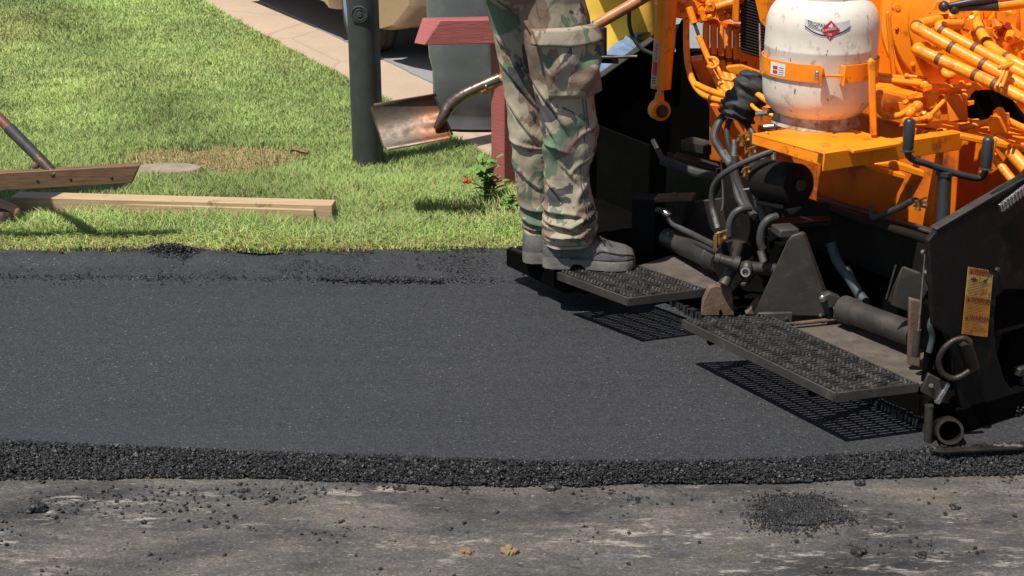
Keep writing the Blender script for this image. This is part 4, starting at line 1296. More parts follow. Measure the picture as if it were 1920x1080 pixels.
# long dark pipe at the back left, and boxes around it
pp_ = rod('roller_pipe', 'steel_dark', PY(1252, 446, 4.42), PY(1350, 492, 4.10), 0.033, seg=28)
mb = MB(); a_ = (PY(1350, 492, 4.10) - PY(1252, 446, 4.42)).normalized()
mb.lathe([(0.035, 0), (0.037, 0.004), (0.037, 0.012), (0.035, 0.016)], PY(1330, 483, 4.165), a_, 28); part('pipe_band', mb, 'steel_grey', pp_)
rod('thin_pipe', 'steel_dark', PY(1262, 440, 4.40), PY(1352, 474, 4.06), 0.010)
plate('grey_sheet', 'steel_grey', [PY(x, y, 4.46) for x, y in ((1266, 382), (1352, 372), (1372, 470), (1300, 466), (1268, 440))], (0.01, 0.015, 0))
abx = PY(1206, 470, 4.50)
plate('box_post', 'black', [PY(x, y, 4.50) for x, y in ((1184, 372), (1228, 376), (1228, 486), (1184, 486))], (0.03, 0.07, 0))
plate('link_bar', 'black', [PY(x, y, 4.40) for x, y in ((1286, 380), (1302, 378), (1292, 422), (1278, 426))], (0, 0.02, 0))
tp = plate('mounting_bar', 'rust', [PY(1226, 372, 4.44), PY(1298, 370, 4.40), PY(1298, 378, 4.40), PY(1226, 380, 4.44)], (0.02, 0.06, 0))
bolt(PY(1265, 369, 4.45), W, 0.010, tp, 'rust')
tubep('hose', 'rubber', [PY(1232, 394, 4.42), PY(1248, 398, 4.38), PY(1262, 420, 4.34), PY(1300, 440, 4.26), PY(1340, 460, 4.10)], 0.010)
rod('hose_fitting', 'chrome', PY(1246, 398, 4.375), PY(1256, 406, 4.36), 0.012)
# rail with box section, flat bar, sleeve at the back
plate('rail', 'steel_grey', [PY(x, y, 4.55) for x, y in ((1262, 292), (1350, 318), (1352, 326), (1262, 299))], (0.02, 0.06, 0.0))
bx = [PY(x, y, 4.50) for x, y in ((1276, 262), (1320, 272), (1320, 290), (1276, 282))]
plate('box_section', 'steel_grey', bx, (0.04, 0.05, 0.0))
plate('box_opening', 'shade_black', [PY(x, y, 4.497) for x, y in ((1318, 274), (1333, 271), (1333, 287), (1318, 290))], (0.002, 0.004, 0))
tubep('flat_sleeve', 'sheath', [PY(1240, 300, 4.42), PY(1262, 308, 4.40), (PY(1300, 322, 4.36)), PY(1352, 334, 4.30)], [0.016, 0.016, 0.015, 0.014], seg=10)
rod('hose_fitting', 'chrome', PY(1224, 262, 4.46), PY(1234, 282, 4.44), 0.0075)
tubep('hose', 'rubber', [PY(1232, 278, 4.44), PY(1240, 294, 4.43), PY(1252, 306, 4.42)], 0.009)
# hydraulic cylinder on the deck, clevis and hose with a silver sleeve
hc = rod('hydraulic_cylinder', 'steel_dark', PY(1580, 578, 3.74), PY(1715, 628, 3.52), 0.034, seg=32)
a_ = (PY(1715, 628, 3.52) - PY(1580, 578, 3.74)).normalized()
mb = MB(); mb.lathe([(0.034, 0), (0.038, 0.003), (0.038, 0.05), (0.034, 0.054)], PY(1580, 578, 3.74), a_, 32); part('cylinder_head', mb, 'steel_grey', hc)
plate('clevis', 'steel_dark', [PY(x, y, 3.73) for x, y in ((1541, 556), (1556, 550), (1578, 560), (1574, 576), (1550, 578), (1540, 566))], (0, 0.03, 0), hc)
mb = MB(); mb.ball(PY(1543, 560, 3.725), 0.011, 1, .6, 1, 12, 8); part('pin', mb, 'chrome', hc)
tubep('hose', 'hose_teal', [PY(1558, 455, 3.86), PY(1570, 490, 3.84), PY(1592, 520, 3.80), PY(1614, 556, 3.76), PY(1622, 566, 3.74)], 0.0145, seg=14)
rod('hose_sleeve', 'chrome', PY(1588, 500, 3.815), PY(1602, 528, 3.80), 0.0085)
plate('grey_sheet', 'steel_grey', [PY(x, y, 3.72) for x, y in ((1690, 502), (1716, 512), (1706, 575), (1660, 566))], (0.01, 0.012, 0))
rod('thin_rod', 'steel_grey', PY(1680, 497, 3.72), PY(1662, 560, 3.72), 0.003)
# electric motor, black drum facing right
mc_ = PY(1499, 347, 3.86)
ax = Vector((0.50, -0.84, 0.12)).normalized()
mb = MB(); mb.lathe([(0.001, 0.004), (0.012, 0.004), (0.014, 0.0), (0.050, 0.0), (0.056, -0.003), (0.060, -0.012), (0.060, -0.15), (0.045, -0.165), (0.001, -0.165)], mc_, ax, 40)
mot = part('motor', mb, 'black', smooth=35)
mb = MB(); mb.lathe([(0.001, 0.012), (0.016, 0.012), (0.019, 0.006), (0.019, 0.003)], mc_, ax, 6); part('motor_nut', mb, 'rubber', mot)
mb = MB(); mb.box(mc_ - ax * 0.08 - W * 0.062, ax * 0.06, Vector((0.84, 0.5, 0)) * 0.04, W * 0.008); part('motor_foot', mb, 'black', mot, bevel=0.004)
plate('motor_shelf', 'black', [PY(x, y, 3.95) for x, y in ((1440, 428), (1560, 422), (1560, 436), (1440, 442))], (0.02, 0.1, 0))
lk = MB(); lk.box(PY(1472, 432, 3.80), Vector((0.028, 0.006, 0)), Vector((-0.008, 0.03, 0)), W * 0.012)
part('latch_block', lk, 'steel_grey', bevel=0.004)
rod('frame_tube', 'black', PY(1560, 392, 3.98), PY(1740, 450, 3.60), 0.013)
rod('frame_tube', 'black', PY(1490, 425, 3.96), PY(1560, 418, 3.90), 0.010)
# ---- hoses, valves and fittings in the middle
def hose(pts, r=0.010, mat='rubber', seg=10):
    return tubep('hose', mat, [PY(*p) for p in pts], r, seg=seg)
hose([(1362, 212, 4.22), (1346, 232, 4.2), (1339, 258, 4.18), (1350, 280, 4.16), (1362, 296, 4.14)], 0.0125)
hose([(1372, 220, 4.22), (1363, 240, 4.21), (1366, 268, 4.19), (1372, 290, 4.18)], 0.0085)
hose([(1396, 225, 4.2), (1404, 240, 4.18), (1412, 254, 4.16), (1414, 300, 4.14)], 0.010)
rod('hose_fitting', 'chrome', PY(1354, 284, 4.135), PY(1368, 306, 4.12), 0.0135)
rod('hose_fitting', 'chrome', PY(1377, 262, 4.13), PY(1377, 296, 4.12), 0.0085)
rod('hose_fitting', 'chrome', PY(1450, 286, 3.98), PY(1452, 318, 3.97), 0.0075)
rod('hose_fitting', 'chrome', PY(1431, 292, 4.0), PY(1431, 330, 3.99), 0.0085)
hose([(1452, 316, 3.98), (1455, 350, 3.98), (1452, 385, 3.98)], 0.010)
hose([(1432, 328, 3.99), (1438, 360, 3.97), (1446, 395, 3.96)], 0.013, 'steel_grey')
hose([(1378, 292, 4.11), (1380, 330, 4.1), (1392, 362, 4.08), (1405, 392, 4.05), (1420, 410, 4.0)], 0.011)
hose([(1366, 302, 4.12), (1378, 336, 4.11), (1385, 370, 4.08), (1400, 396, 4.04)], 0.012)
hose([(1414, 298, 4.06), (1418, 345, 4.05), (1424, 380, 4.02), (1436, 412, 3.98)], 0.016, 'rubber', 14)
hose([(1448, 284, 3.93), (1425, 292, 3.93), (1380, 312, 3.95), (1350, 332, 3.98), (1336, 356, 4.0), (1336, 390, 4.0), (1342, 412, 3.97)], 0.0088)
hose([(1408, 390, 3.95), (1390, 392, 3.94), (1376, 402, 3.94), (1368, 420, 3.94), (1367, 442, 3.94)], 0.0105)
hose([(1457, 406, 3.84), (1440, 412, 3.83), (1429, 428, 3.83), (1426, 452, 3.83), (1430, 466, 3.83)], 0.0115)
rod('hose_fitting', 'chrome', PY(1426, 470, 3.825), PY(1432, 490, 3.82), 0.0105)
rod('hose_fitting', 'chrome', PY(1341, 408, 3.965), PY(1346, 428, 3.95), 0.009)
rod('pipe_clamp', 'chrome', PY(1394, 356, 4.02), PY(1418, 352, 4.0), 0.0035)
rod('pipe_clamp', 'chrome', PY(1412, 328, 4.0), PY(1430, 326, 3.98), 0.003)
hose([(1352, 300, 4.16), (1354, 330, 4.16), (1356, 380, 4.12), (1352, 396, 4.1)], 0.003, 'steel_dark', 6)
def valve(x, y, Y, s=1.0):
    mb = MB()
    c = PY(x, y, Y)
    mb.tube([c - W * 0.016 * s, c + W * 0.016 * s], 0.0075 * s, 10)
    mb.tube([c - Vector((0.015 * s, 0, 0)), c + Vector((0.018 * s, 0.004, -0.004 * s))], 0.0065 * s, 10)
    mb.lathe([(0.0095 * s, 0), (0.0095 * s, 0.007 * s)], c + Vector((0.012 * s, 0, 0)), (1, 0, 0), 6)
    mb.lathe([(0.0095 * s, 0), (0.0095 * s, 0.007 * s)], c - W * 0.018 * s, (0, 0, 1), 6)
    v = part('valve', mb, 'brass', smooth=30)
    mb = MB(); mb.box(c + Vector((0.004, -0.006, 0.019)) * s, Vector((0.018, 0.002, 0.006)) * s, Vector((0, 0.004, 0)) * s, Vector((0, 0, 0.0016)) * s)
    part('lever', mb, 'brass', v)
    return v
valve(1392, 262, 4.10, 1.0); valve(1407, 285, 4.06, 0.8); valve(1348, 446, 3.90, 1.0); valve(1397, 322, 4.05, 0.7)
mb = MB(); mb.box(PY(1341, 452, 3.89), Vector((0.004, 0, 0)), Vector((0, 0.004, 0)), W * 0.018); part('lever', mb, 'brass')
valve(1722, 384, 3.62, 0.85)
rod('hose_fitting', 'chrome', PY(1722, 378, 3.64), PY(1738, 386, 3.63), 0.0085)
hose([(1636, 408, 3.78), (1660, 400, 3.74), (1690, 388, 3.68), (1712, 376, 3.64), (1724, 379, 3.64)], 0.0085)
hose([(1632, 384, 3.8), (1634, 396, 3.79), (1632, 408, 3.78)], 0.005)
rod('hose_fitting', 'chrome', PY(1440, 211, 4.02), PY(1418, 214, 4.04), 0.0072)
hose([(1440, 208, 4.0), (1458, 206, 3.99), (1476, 216, 3.99), (1486, 232, 3.99)], 0.008)
rod('hose_fitting', 'chrome', PY(1432, 238, 3.99), PY(1462, 236, 3.98), 0.0075)
rod('hose_tip', 'rubber', PY(1462, 236, 3.98), PY(1490, 231, 3.98), 0.005)
# fabric sheath gathering the hoses
sh = []
SHP, SHR = catmull([Vector(q) for q in ((1424, 140, 0), (1414, 156, 0), (1404, 172, 0), (1396, 188, 0), (1386, 203, 0), (1381, 216, 0), (1378, 224, 0))], [24, 36, 34, 38, 35, 34, 31], 5)
for i, (x, y, w) in enumerate([(q.x, q.y, r_) for q, r_ in zip(SHP, SHR)]):
    c = PY(x, y, 4.2); r = w / scale_at(c)
    tdir = Vector((0.40, 0, 0.9)).normalized(); sx = Vector((0.9, 0, -0.40))
    ring = []
    for k in range(40):
        a = 2 * math.pi * k / 40
        f = 1 + 0.20 * mnoise.noise((math.cos(a) * 1.6, math.sin(a) * 1.6, i * 0.35)) + 0.075 * math.sin(i * 1.05 + 2.2 * math.cos(a + 1)) + 0.05 * mnoise.noise((math.cos(a) * 4, math.sin(a) * 4, i * 0.8))
        ring.append(c + sx * (math.cos(a) * r * f) + Vector((0, 1, 0)) * (math.sin(a) * r * 0.8 * f) + tdir * 0.01 * mnoise.noise((a, i, 5)))
    sh.append(ring)
mb = MB(); mb.rings(sh); part('hose_sheath', mb, 'sheath', smooth=70)

# ---- gas cylinder shelf, its front rail
zs = Pa(1412, 250, 0.05).z
SH = [PY(1410, 250, 3.98), PY(1543, 288, 3.72), PY(1688, 266, 3.84), PY(1560, 230, 4.12)]
zsh = PY(1536, 229, 3.99).z
SH = [Pz(x, y, zsh) for x, y in ((1410, 250), (1543, 287), (1688, 265), (1560, 232))]
shelf = plate('cylinder_shelf', 'orange', SH, W * -0.007, bevel=0.002)
mb = MB(); mb.prism([SH[0], SH[1], SH[1] - W * 0.035, SH[0] - W * 0.030], (SH[2] - SH[1]).normalized() * 0.006); part('shelf_lip', mb, 'orange', shelf, bevel=0.002)
mb = MB()
r0, r1 = SH[1] + Vector((0.004, -0.02, 0.004)), None
rd = (Pb(1805, 250, ((SH[1] - O).dot(V))) - Pb(1546, 288, ((SH[1] - O).dot(V)))).normalized()
e0 = Pb(1546, 287, (SH[1] - O).dot(V) - 0.025); e1 = Pb(1806, 248, (SH[1] - O).dot(V) - 0.025)
zt = W * 0.050
mb.prism([e0, e1, e1 - zt, e0 - zt], V * 0.006); mb.prism([e0 + V * 0.0061, e1 + V * 0.0061, e1 + V * 0.04, e0 + V * 0.04], W * -0.006)
part('shelf_rail', mb, 'orange', bevel=0.002)
mb = MB(); c0 = Pz(1610, 262, zsh + 0.004)
mb.prism([Pz(x, y, zsh + 0.012) for x, y in ((1580, 270), (1668, 258), (1690, 268), (1600, 282))], W * -0.010); part('shelf_tab', mb, 'orange', shelf, bevel=0.002)
bolt(Pz(1438, 252, zsh), W, 0.006, shelf, 'orange')
# strap bracket post in front of the cylinder, right side
pst = plate('strap_post', 'orange', [PY(x, y, 3.80) for x, y in ((1628, 118), (1634, 111), (1641, 116), (1645, 254), (1633, 254))], (0.004, 0.03, 0))

# ---- engine side: orange drum, pipes, valve bank
abox('hopper_panel', 'orange_dirty', 0.80, 0.83, -0.25, 1.35, 0.12, 0.62, bevel=0.004)
abox('hopper_deck', 'orange', 0.83, 1.6, -0.6, 1.2, 0.60, 0.62, bevel=0.004)
abox('hopper_panel', 'orange_dirty', 0.455, 0.475, 0.46, 1.02, 0.08, zsh - 0.012, bevel=0.004)
dc = PY(1806, 36, 4.45)
ax = Vector((-0.42, -0.9, 0.1)).normalized()
mb = MB(); mb.lathe([(0.001, 0.05), (0.095, 0.05), (0.13, 0.045), (0.160, 0.03), (0.166, 0.02), (0.168, 0.0), (0.195, -0.01), (0.222, -0.02), (0.23, -0.035), (0.232, -0.06), (0.262, -0.065), (0.27, -0.075), (0.27, -0.55), (0.001, -0.55)], dc, ax, 72)
drum = part('engine_drum', mb, 'orange', smooth=25)
for k in range(10):
    a = k * 0.628 + 0.2
    nx = ax.cross(W).normalized(); ny = ax.cross(nx)
    bolt(dc + (nx * math.cos(a) + ny * math.sin(a)) * 0.205 - ax * 0.014, ax, 0.007, drum, 'orange')
plate('engine_panel', 'orange', [PY(x, y, 4.75) for x, y in ((1560, -60), (1980, -60), (1980, 210), (1560, 230))], (0.05, 0.06, 0))
# lever bracket on the drum
plate('flat_bar', 'orange', [PY(x, y, 4.06) for x, y in ((1661, 24), (1668, 20), (1682, 145), (1672, 145))], (0.0, 0.012, 0))
mb = MB(); mb.lathe([(0.012, 0), (0.012, 0.02), (0.006, 0.02), (0.006, 0.024), (0.001, 0.024)], PY(1680, 14, 4.10), (0, -1, 0), 16); part('eye_bolt', mb, 'orange')
plate('flat_bar', 'orange', [PY(x, y, 4.02) for x, y in ((1640, 138), (1700, 146), (1742, 156), (1740, 164), (1700, 160), (1640, 150))], (0.01, 0.03, 0))
def ohose(pts, r=0.0165, bands=()):
    P = [PY(*p) for p in pts]
    h = tubep('orange_hose', 'orange_hose', P, r, seg=16, smooth=7)
    Q, _ = catmull(P, [r] * len(P), 10)
    for b in bands:
        i = int(b * (len(Q) - 2)); c = Q[i]; d = (Q[i + 1] - Q[i]).normalized()
        mb = MB(); mb.lathe([(r * 1.02, -0.007), (r * 1.05, -0.006), (r * 1.05, 0.006), (r * 1.02, 0.007)], c, d, 18)
        part('hose_band', mb, 'hose_band', h)
    return h
ohose([(1760, 38, 4.10), (1735, 44, 4.04), (1718, 50, 4.0), (1736, 62, 3.98), (1790, 92, 3.92), (1850, 124, 3.85), (1925, 164, 3.76), (2010, 205, 3.66)], 0.0165, (0.28, 0.57, 0.72))
ohose([(1800, 46, 4.12), (1766, 47, 4.06), (1764, 56, 4.04), (1800, 76, 4.0), (1850, 102, 3.94), (1925, 142, 3.84), (2010, 185, 3.74)], 0.0150, (0.36, 0.62))
ohose([(1762, 84, 4.06), (1738, 88, 4.02), (1720, 92, 3.97), (1740, 102, 3.95), (1800, 128, 3.88), (1860, 155, 3.80), (1925, 187, 3.72), (2010, 225, 3.62)], 0.0165, (0.50, 0.66, 0.75))
ohose([(1826, 24, 4.2), (1832, 44, 4.15), (1842, 66, 4.08), (1860, 90, 4.0), (1895, 112, 3.92), (1925, 128, 3.88), (2010, 165, 3.78)], 0.0150, (0.30, 0.45, 0.66))
ohose([(1766, 122, 4.1), (1770, 134, 4.05), (1780, 142, 4.03), (1792, 134, 4.05)], 0.012)
ohose([(1650, 172, 4.1), (1646, 198, 4.06), (1660, 216, 4.02), (1688, 216, 3.98), (1710, 202, 3.96), (1722, 196, 3.95)], 0.0100)
ohose([(1800, 240, 3.98), (1840, 232, 3.95), (1880, 224, 3.92), (1920, 240, 3.90), (1990, 260, 3.86)], 0.010)
ohose([(1868, 262, 3.86), (1890, 280, 3.82), (1925, 318, 3.76)], 0.018)
ohose([(1850, 270, 3.90), (1862, 290, 3.86), (1880, 315, 3.82), (1900, 340, 3.78)], 0.012)
# clips round the hoses
tubep('hose_clip', 'orange_hose', [PY(1893, 114, 3.80), PY(1884, 124, 3.77), (PY(1880, 140, 3.75)), PY(1870, 160, 3.73), PY(1874, 168, 3.74)], 0.0045)
tubep('hose_clip', 'orange_hose', [PY(1898, 118, 3.80), PY(1890, 128, 3.77), (PY(1886, 142, 3.75)), PY(1878, 164, 3.72)], 0.0045)
mb = MB(); mb.box(PY(1884, 124, 3.76), Vector((.018, 0, .006)), Vector((0, .006, 0)), Vector((-.002, 0, .005))); part('hose_clip', mb, 'orange_hose', bevel=.002)
# clutter of small valves, links and brackets under the hoses
def olink(p, q, r=0.008, r2=None):
    mb = MB(); P, Q = PY(*p), PY(*q)
    mb.tube([P, Q], [r, r2 or r], 12)
    mb.ball(P, r * 1.7, 1, 1, 1, 10, 8); mb.ball(Q, (r2 or r) * 1.5, 1, 1, 1, 10, 8)
    return part('control_link', mb, 'orange', smooth=40)
olink((1640, 148, 4.0), (1735, 158, 3.98), 0.009)
olink((1700, 142, 4.02), (1735, 146, 4.0), 0.0045)
olink((1742, 218, 3.92), (1775, 184, 3.96), 0.0065)
olink((1700, 228, 3.90), (1742, 220, 3.92), 0.008)
olink((1720, 200, 3.93), (1706, 212, 3.92), 0.010)
olink((1730, 160, 3.98), (1835, 164, 3.95), 0.006)
olink((1830, 160, 3.94), (1812, 178, 3.94), 0.008)
plate('valve_plate', 'orange', [PY(x, y, 4.04) for x, y in ((1655, 196), (1765, 178), (1790, 190), (1782, 214), (1655, 222))], (0.01, 0.02, 0))
plate('valve_block', 'orange_dirty', [PY(x, y, 3.95) for x, y in ((1775, 180), (1808, 176), (1812, 228), (1778, 228))], (0.02, 0.05, 0))
plate('valve_block', 'orange', [PY(x, y, 3.86) for x, y in ((1852, 222), (1888, 216), (1890, 250), (1856, 254))], (0.02, 0.04, 0))
mb = MB(); mb.lathe([(0.012, 0), (0.016, 0.004), (0.016, 0.02), (0.008, 0.03), (0.001, 0.03)], PY(1872, 222, 3.88), W, 14); part('valve_cap', mb, 'orange')
plate('dark_opening', 'shade_black', [PY(x, y, 4.02) for x, y in ((1812, 170), (1880, 168), (1920, 220), (1960, 250), (1890, 252), (1812, 220))], (0.01, 0.01, 0))
plate('gusset', 'orange', [PY(x, y, 3.93) for x, y in ((1776, 190), (1800, 226), (1780, 230))], (0.0, 0.01, 0))
plate('gusset', 'orange', [PY(x, y, 3.98) for x, y in ((1738, 176), (1762, 172), (1760, 200), (1742, 206))], (0.0, 0.02, 0))
mb = MB()
for i in range(26):
    c = PY(rng.uniform(1690, 1830), rng.uniform(150, 230), rng.uniform(3.95, 4.05))
    if i % 2: mb.lathe([(0.006, 0), (0.009, 0.003), (0.009, 0.012), (0.005, 0.016), (0.001, 0.016)], c, Vector(rng.normal(size=3)), 6)
    else: mb.box(c, Vector((rng.uniform(.006, .018), 0, rng.uniform(-.005, .005))), Vector((0, .008, 0)), Vector((0, 0, rng.uniform(.004, .01))))
part('small_fittings', mb, 'orange', smooth=30)['kind'] = 'stuff'
mb = MB()
for i in range(46):
    c = PY(rng.uniform(1760, 1900), rng.uniform(8, 75), rng.uniform(4.15, 4.3))
    if i % 2: mb.lathe([(0.008, 0), (0.014, 0.004), (0.014, 0.02), (0.008, 0.028), (0.001, 0.028)], c, Vector(rng.normal(size=3)), 8)
    else: mb.box(c, Vector((rng.uniform(.01, .03), 0, rng.uniform(-.01, .01))), Vector((0, .012, 0)), Vector((rng.uniform(-.01, .01), 0, rng.uniform(.006, .016))))
part('engine_fittings', mb, 'orange', smooth=30)['kind'] = 'stuff'
for (x0, y0, x1, y1, w) in ((1850, 60, 1880, 92, 5), (1880, 40, 1915, 70, 6), (1868, 84, 1900, 60, 5), (1900, 95, 1945, 70, 8), (1830, 10, 1848, 60, 7)):
    a, b = PY(x0, y0, 4.22), PY(x1, y1, 4.2)
    n_ = (b - a).cross(Vector((0, 1, 0))).normalized() * (w / 600)
    plate('bracket_arm', 'orange', [a - n_, a + n_, b + n_, b - n_], (0, 0.02, 0))
# black control levers with ball knobs
for (x, y, x1, y1) in ((1770, 12, 1872, -6), (1790, 17, 1874, 10)):
    lv = tubep('control_lever', 'grip', [PY(x + 6, y - 1, 4.02), PY((x + x1) / 2, (y + y1) / 2, 4.0), PY(x1, y1, 3.97)], [0.0075, 0.010, 0.0165], seg=16)
    mb = MB(); mb.ball(PY(x, y, 4.02), 0.0155, 1, 1, 1, 18, 12); part('knob', mb, 'grip', lv)
    rod('lever_socket', 'orange', PY(x1 - 2, y1, 3.972), PY(x1 + 60, y1 - 8, 3.95), 0.0175, lv)

# ---- horizontal rails and floor on the right, behind the T handle
plate('side_rail', 'orange', [PY(x, y, 3.80) for x, y in ((1800, 252), (1850, 262), (1985, 290), (1985, 300), (1850, 272), (1800, 262))], (0.01, 0.03, 0))
plate('side_rail', 'orange', [PY(x, y, 3.92) for x, y in ((1640, 306), (1680, 304), (1760, 330), (1760, 342), (1680, 318), (1640, 310))], (0.0, 0.03, 0))
plate('side_rail', 'orange', [PY(x, y, 3.98) for x, y in ((1620, 310), (1640, 310), (1730, 338), (1745, 346), (1730, 346), (1640, 322))], (0.0, 0.03, 0))
plate('side_shelf', 'orange', [Pz(x, y, zsh - 0.02) for x, y in ((1690, 232), (1800, 222), (2020, 250), (2020, 290), (1830, 250))], W * -0.01)
plate('gusset', 'orange', [PY(x, y, 3.90) for x, y in ((1745, 300), (1760, 298), (1775, 330), (1762, 338))], (0.0, 0.02, 0))
plate('hinge_post', 'orange', [PY(x, y, 3.72) for x, y in ((1852, 262), (1868, 262), (1858, 320), (1846, 320))], (0.01, 0.02, 0))

# ---- T handle with two rubber grips
pole = tubep('handle_post', 'grip', [PY(1772, 326, 3.60), PY(1766, 450, 3.57)], 0.0175, seg=20)
tubep('handle_bar', 'grip', [PY(1702, 282, 3.58), PY(1704, 292, 3.58), PY(1714, 300, 3.58), PY(1740, 308, 3.585), PY(1772, 319, 3.59), PY(1810, 330, 3.59), PY(1834, 334, 3.59), PY(1845, 328, 3.59), PY(1849, 314, 3.59)], 0.0088, seg=14)
mb = MB(); mb.lathe([(0.024, 0), (0.024, 0.01), (0.020, 0.012)], PY(1772, 328, 3.60), W, 8); part('handle_cap', mb, 'grip', pole)
for (x0, y0, x1, y1) in ((1702, 284, 1706, 221), (1848, 318, 1854, 256)):
    p, q = PY(x0, y0, 3.58), PY(x1, y1, 3.59)
    ln = (q - p).length
    mb = MB(); mb.lathe([(0.018, -0.001), (0.0185, 0.001), (0.0125, 0.004), (0.0138, 0.01), (0.0150, ln * .45), (0.0150, ln * .86), (0.0135, ln * .94), (0.0085, ln * .985), (0.001, ln)], p, q - p, 24)
    part('handle_grip', mb, 'grip', smooth=50)

# ---- back left: lift cylinder, valve bank, hanging hoses, radiator
yl = 4.60
lc = rod('lift_cylinder', 'orange', PY(1257, -90, yl), PY(1239, 165, yl), 0.0335, seg=36)
rod('cylinder_rod', 'chrome', PY(1239, 165, yl), PY(1238, 178, yl), 0.011, lc)
mb = MB()
ec = PY(1236, 206, yl); 
mb.lathe([(0.015, -0.02), (0.015, 0.02), (0.032, 0.02), (0.034, 0.016), (0.034, -0.016), (0.032, -0.02)], ec, (0.35, -1, 0), 32, closed=True)
mb.tube([PY(1237, 174, yl), PY(1236, 192, yl)], [0.013, 0.018], 16)
part('rod_eye', mb, 'orange', lc)
mb = MB(); mb.lathe([(0.021, 0.02), (0.021, 0.027), (0.014, 0.027), (0.013, 0.036), (0.001, 0.036)], ec, (0.35, -1, 0), 24); part('eye_pin', mb, 'steel_grey', lc)
# sticker on the cylinder
def cyl_quad(mb, u0, v0, u1, v1, k, n=5):
    top, bot = PY(1252, -20, yl), PY(1239, 165, yl)
    axd = (top - bot).normalized()
    side = axd.cross(Vector((0, 1, 0))).normalized()
    fr = side.cross(axd).normalized()
    if fr.y > 0: fr = -fr
    if side.x > 0: side = -side
    vs_ = []
    for i in range(n):
        a = u0 + (u1 - u0) * i / (n - 1)
        d = side * math.sin(a) + fr * math.cos(a)
        vs_ += [bot + axd * v0 + d * (0.0336 + k), bot + axd * v1 + d * (0.0336 + k)]
    mb.add(vs_, [(i * 2, i * 2 + 2, i * 2 + 3, i * 2 + 1) for i in range(n - 1)])
mb = MB(); cyl_quad(mb, 0.55, 0.012, 1.25, 0.155, 0.0006); stk = part('sticker', mb, 'grey_label', lc, smooth=40)
mb = MB(); cyl_quad(mb, 0.60, 0.045, 1.2, 0.090, 0.0010); part('sticker_red', mb, 'red_ink', stk, smooth=40)
mb = MB()
for k in range(9): cyl_quad(mb, 0.66, 0.096 + k * 0.006, 1.1 - 0.1 * (k % 3), 0.098 + k * 0.006, 0.0010)
for k in range(3): cyl_quad(mb, 0.70, 0.018 + k * 0.008, 1.12, 0.022 + k * 0.008, 0.0010)
part('sticker_print', mb, 'dark_ink', stk, smooth=40)
# valve bank body and its row of spools
vb = plate('valve_bank', 'orange', [PY(x, y, 4.78) for x, y in ((1262, -60), (1400, -60), (1396, 34), (1300, 24), (1262, 14))], (0.04, 0.08, 0))
plate('manifold_bar', 'orange_dirty', [PY(x, y, 4.72) for x, y in ((1262, 22), (1300, 26), (1388, 50), (1388, 62), (1300, 40), (1262, 32))], (0.02, 0.04, 0))
mb = MB()
for i in range(90):
    x = rng.uniform(1238, 1388); y = rng.uniform(-8, 26 + (x - 1240) * 0.09)
    c = PY(x, y, rng.uniform(4.62, 4.72))
    if i % 3: mb.lathe([(0.007, 0), (0.011, 0.004), (0.011, 0.018), (0.006, 0.026), (0.001, 0.026)], c, Vector((rng.uniform(-.6, .6), -1, rng.uniform(-.8, .8))), 8)
    else: mb.box(c, Vector((rng.uniform(.008, .02), 0, rng.uniform(-.006, .006))), Vector((0, .012, 0)), Vector((rng.uniform(-.006, .006), 0, rng.uniform(.008, .02))))
part('spool_fittings', mb, 'orange', vb, smooth=30)['kind'] = 'stuff'
rod('spool', 'orange', PY(1342, 14, 4.60), PY(1376, 4, 4.60), 0.014, vb)
rod('spool', 'orange', PY(1288, 16, 4.60), PY(1302, 6, 4.60), 0.014, vb)
plate('bank_end_plate', 'orange', [PY(x, y, 4.58) for x, y in ((1376, -60), (1388, -60), (1386, 42), (1374, 40))], (0.0, 0.12, 0))
for k in range(6):
    x = 1324 + k * 14; y0 = 42 + k * 3.2
    off = 26 - k * 6
    ohose([(x, y0, 4.72), (x, y0 + 40, 4.71), (x + 2, y0 + 70, 4.70), (x + 10 + off * .3, y0 + 105, 4.66), (x + 24 + off * .6, y0 + 150, 4.58)], 0.0115, (0.45,))
ohose([(1287, 36, 4.66), (1287, 80, 4.66), (1290, 120, 4.62), (1299, 152, 4.54), (1320, 178, 4.46), (1360, 190, 4.38), (1400, 196, 4.34)], 0.0105, (0.75,))
ohose([(1306, 158, 4.5), (1322, 166, 4.46), (1350, 176, 4.40), (1374, 182, 4.36)], 0.0095)
ohose([(1332, 128, 4.5), (1344, 148, 4.46), (1360, 168, 4.40), (1380, 186, 4.34)], 0.0085)
ohose([(1336, 110, 4.52), (1348, 130, 4.48), (1358, 148, 4.46), (1392, 150, 4.40)], 0.0055)
ohose([(1420, 176, 4.16), (1440, 190, 4.12), (1468, 206, 4.08)], 0.009)
ohose([(1408, 196, 4.16), (1422, 208, 4.12), (1440, 214, 4.1), (1470, 222, 4.08)], 0.006)
# linkage rod
rod('link_rod', 'orange', PY(1292, 14, 4.5), PY(1302, 44, 4.48), 0.011)
rod('link_rod', 'steel_dark', PY(1302, 44, 4.48), PY(1310, 66, 4.47), 0.0055)
rod('link_rod', 'orange', PY(1310, 68, 4.47), PY(1334, 124, 4.42), 0.0095)
tubep('link_fork', 'orange', [PY(1328, 108, 4.42), PY(1342, 110, 4.41), PY(1346, 120, 4.40), PY(1336, 127, 4.40), PY(1326, 124, 4.41)], 0.0055)
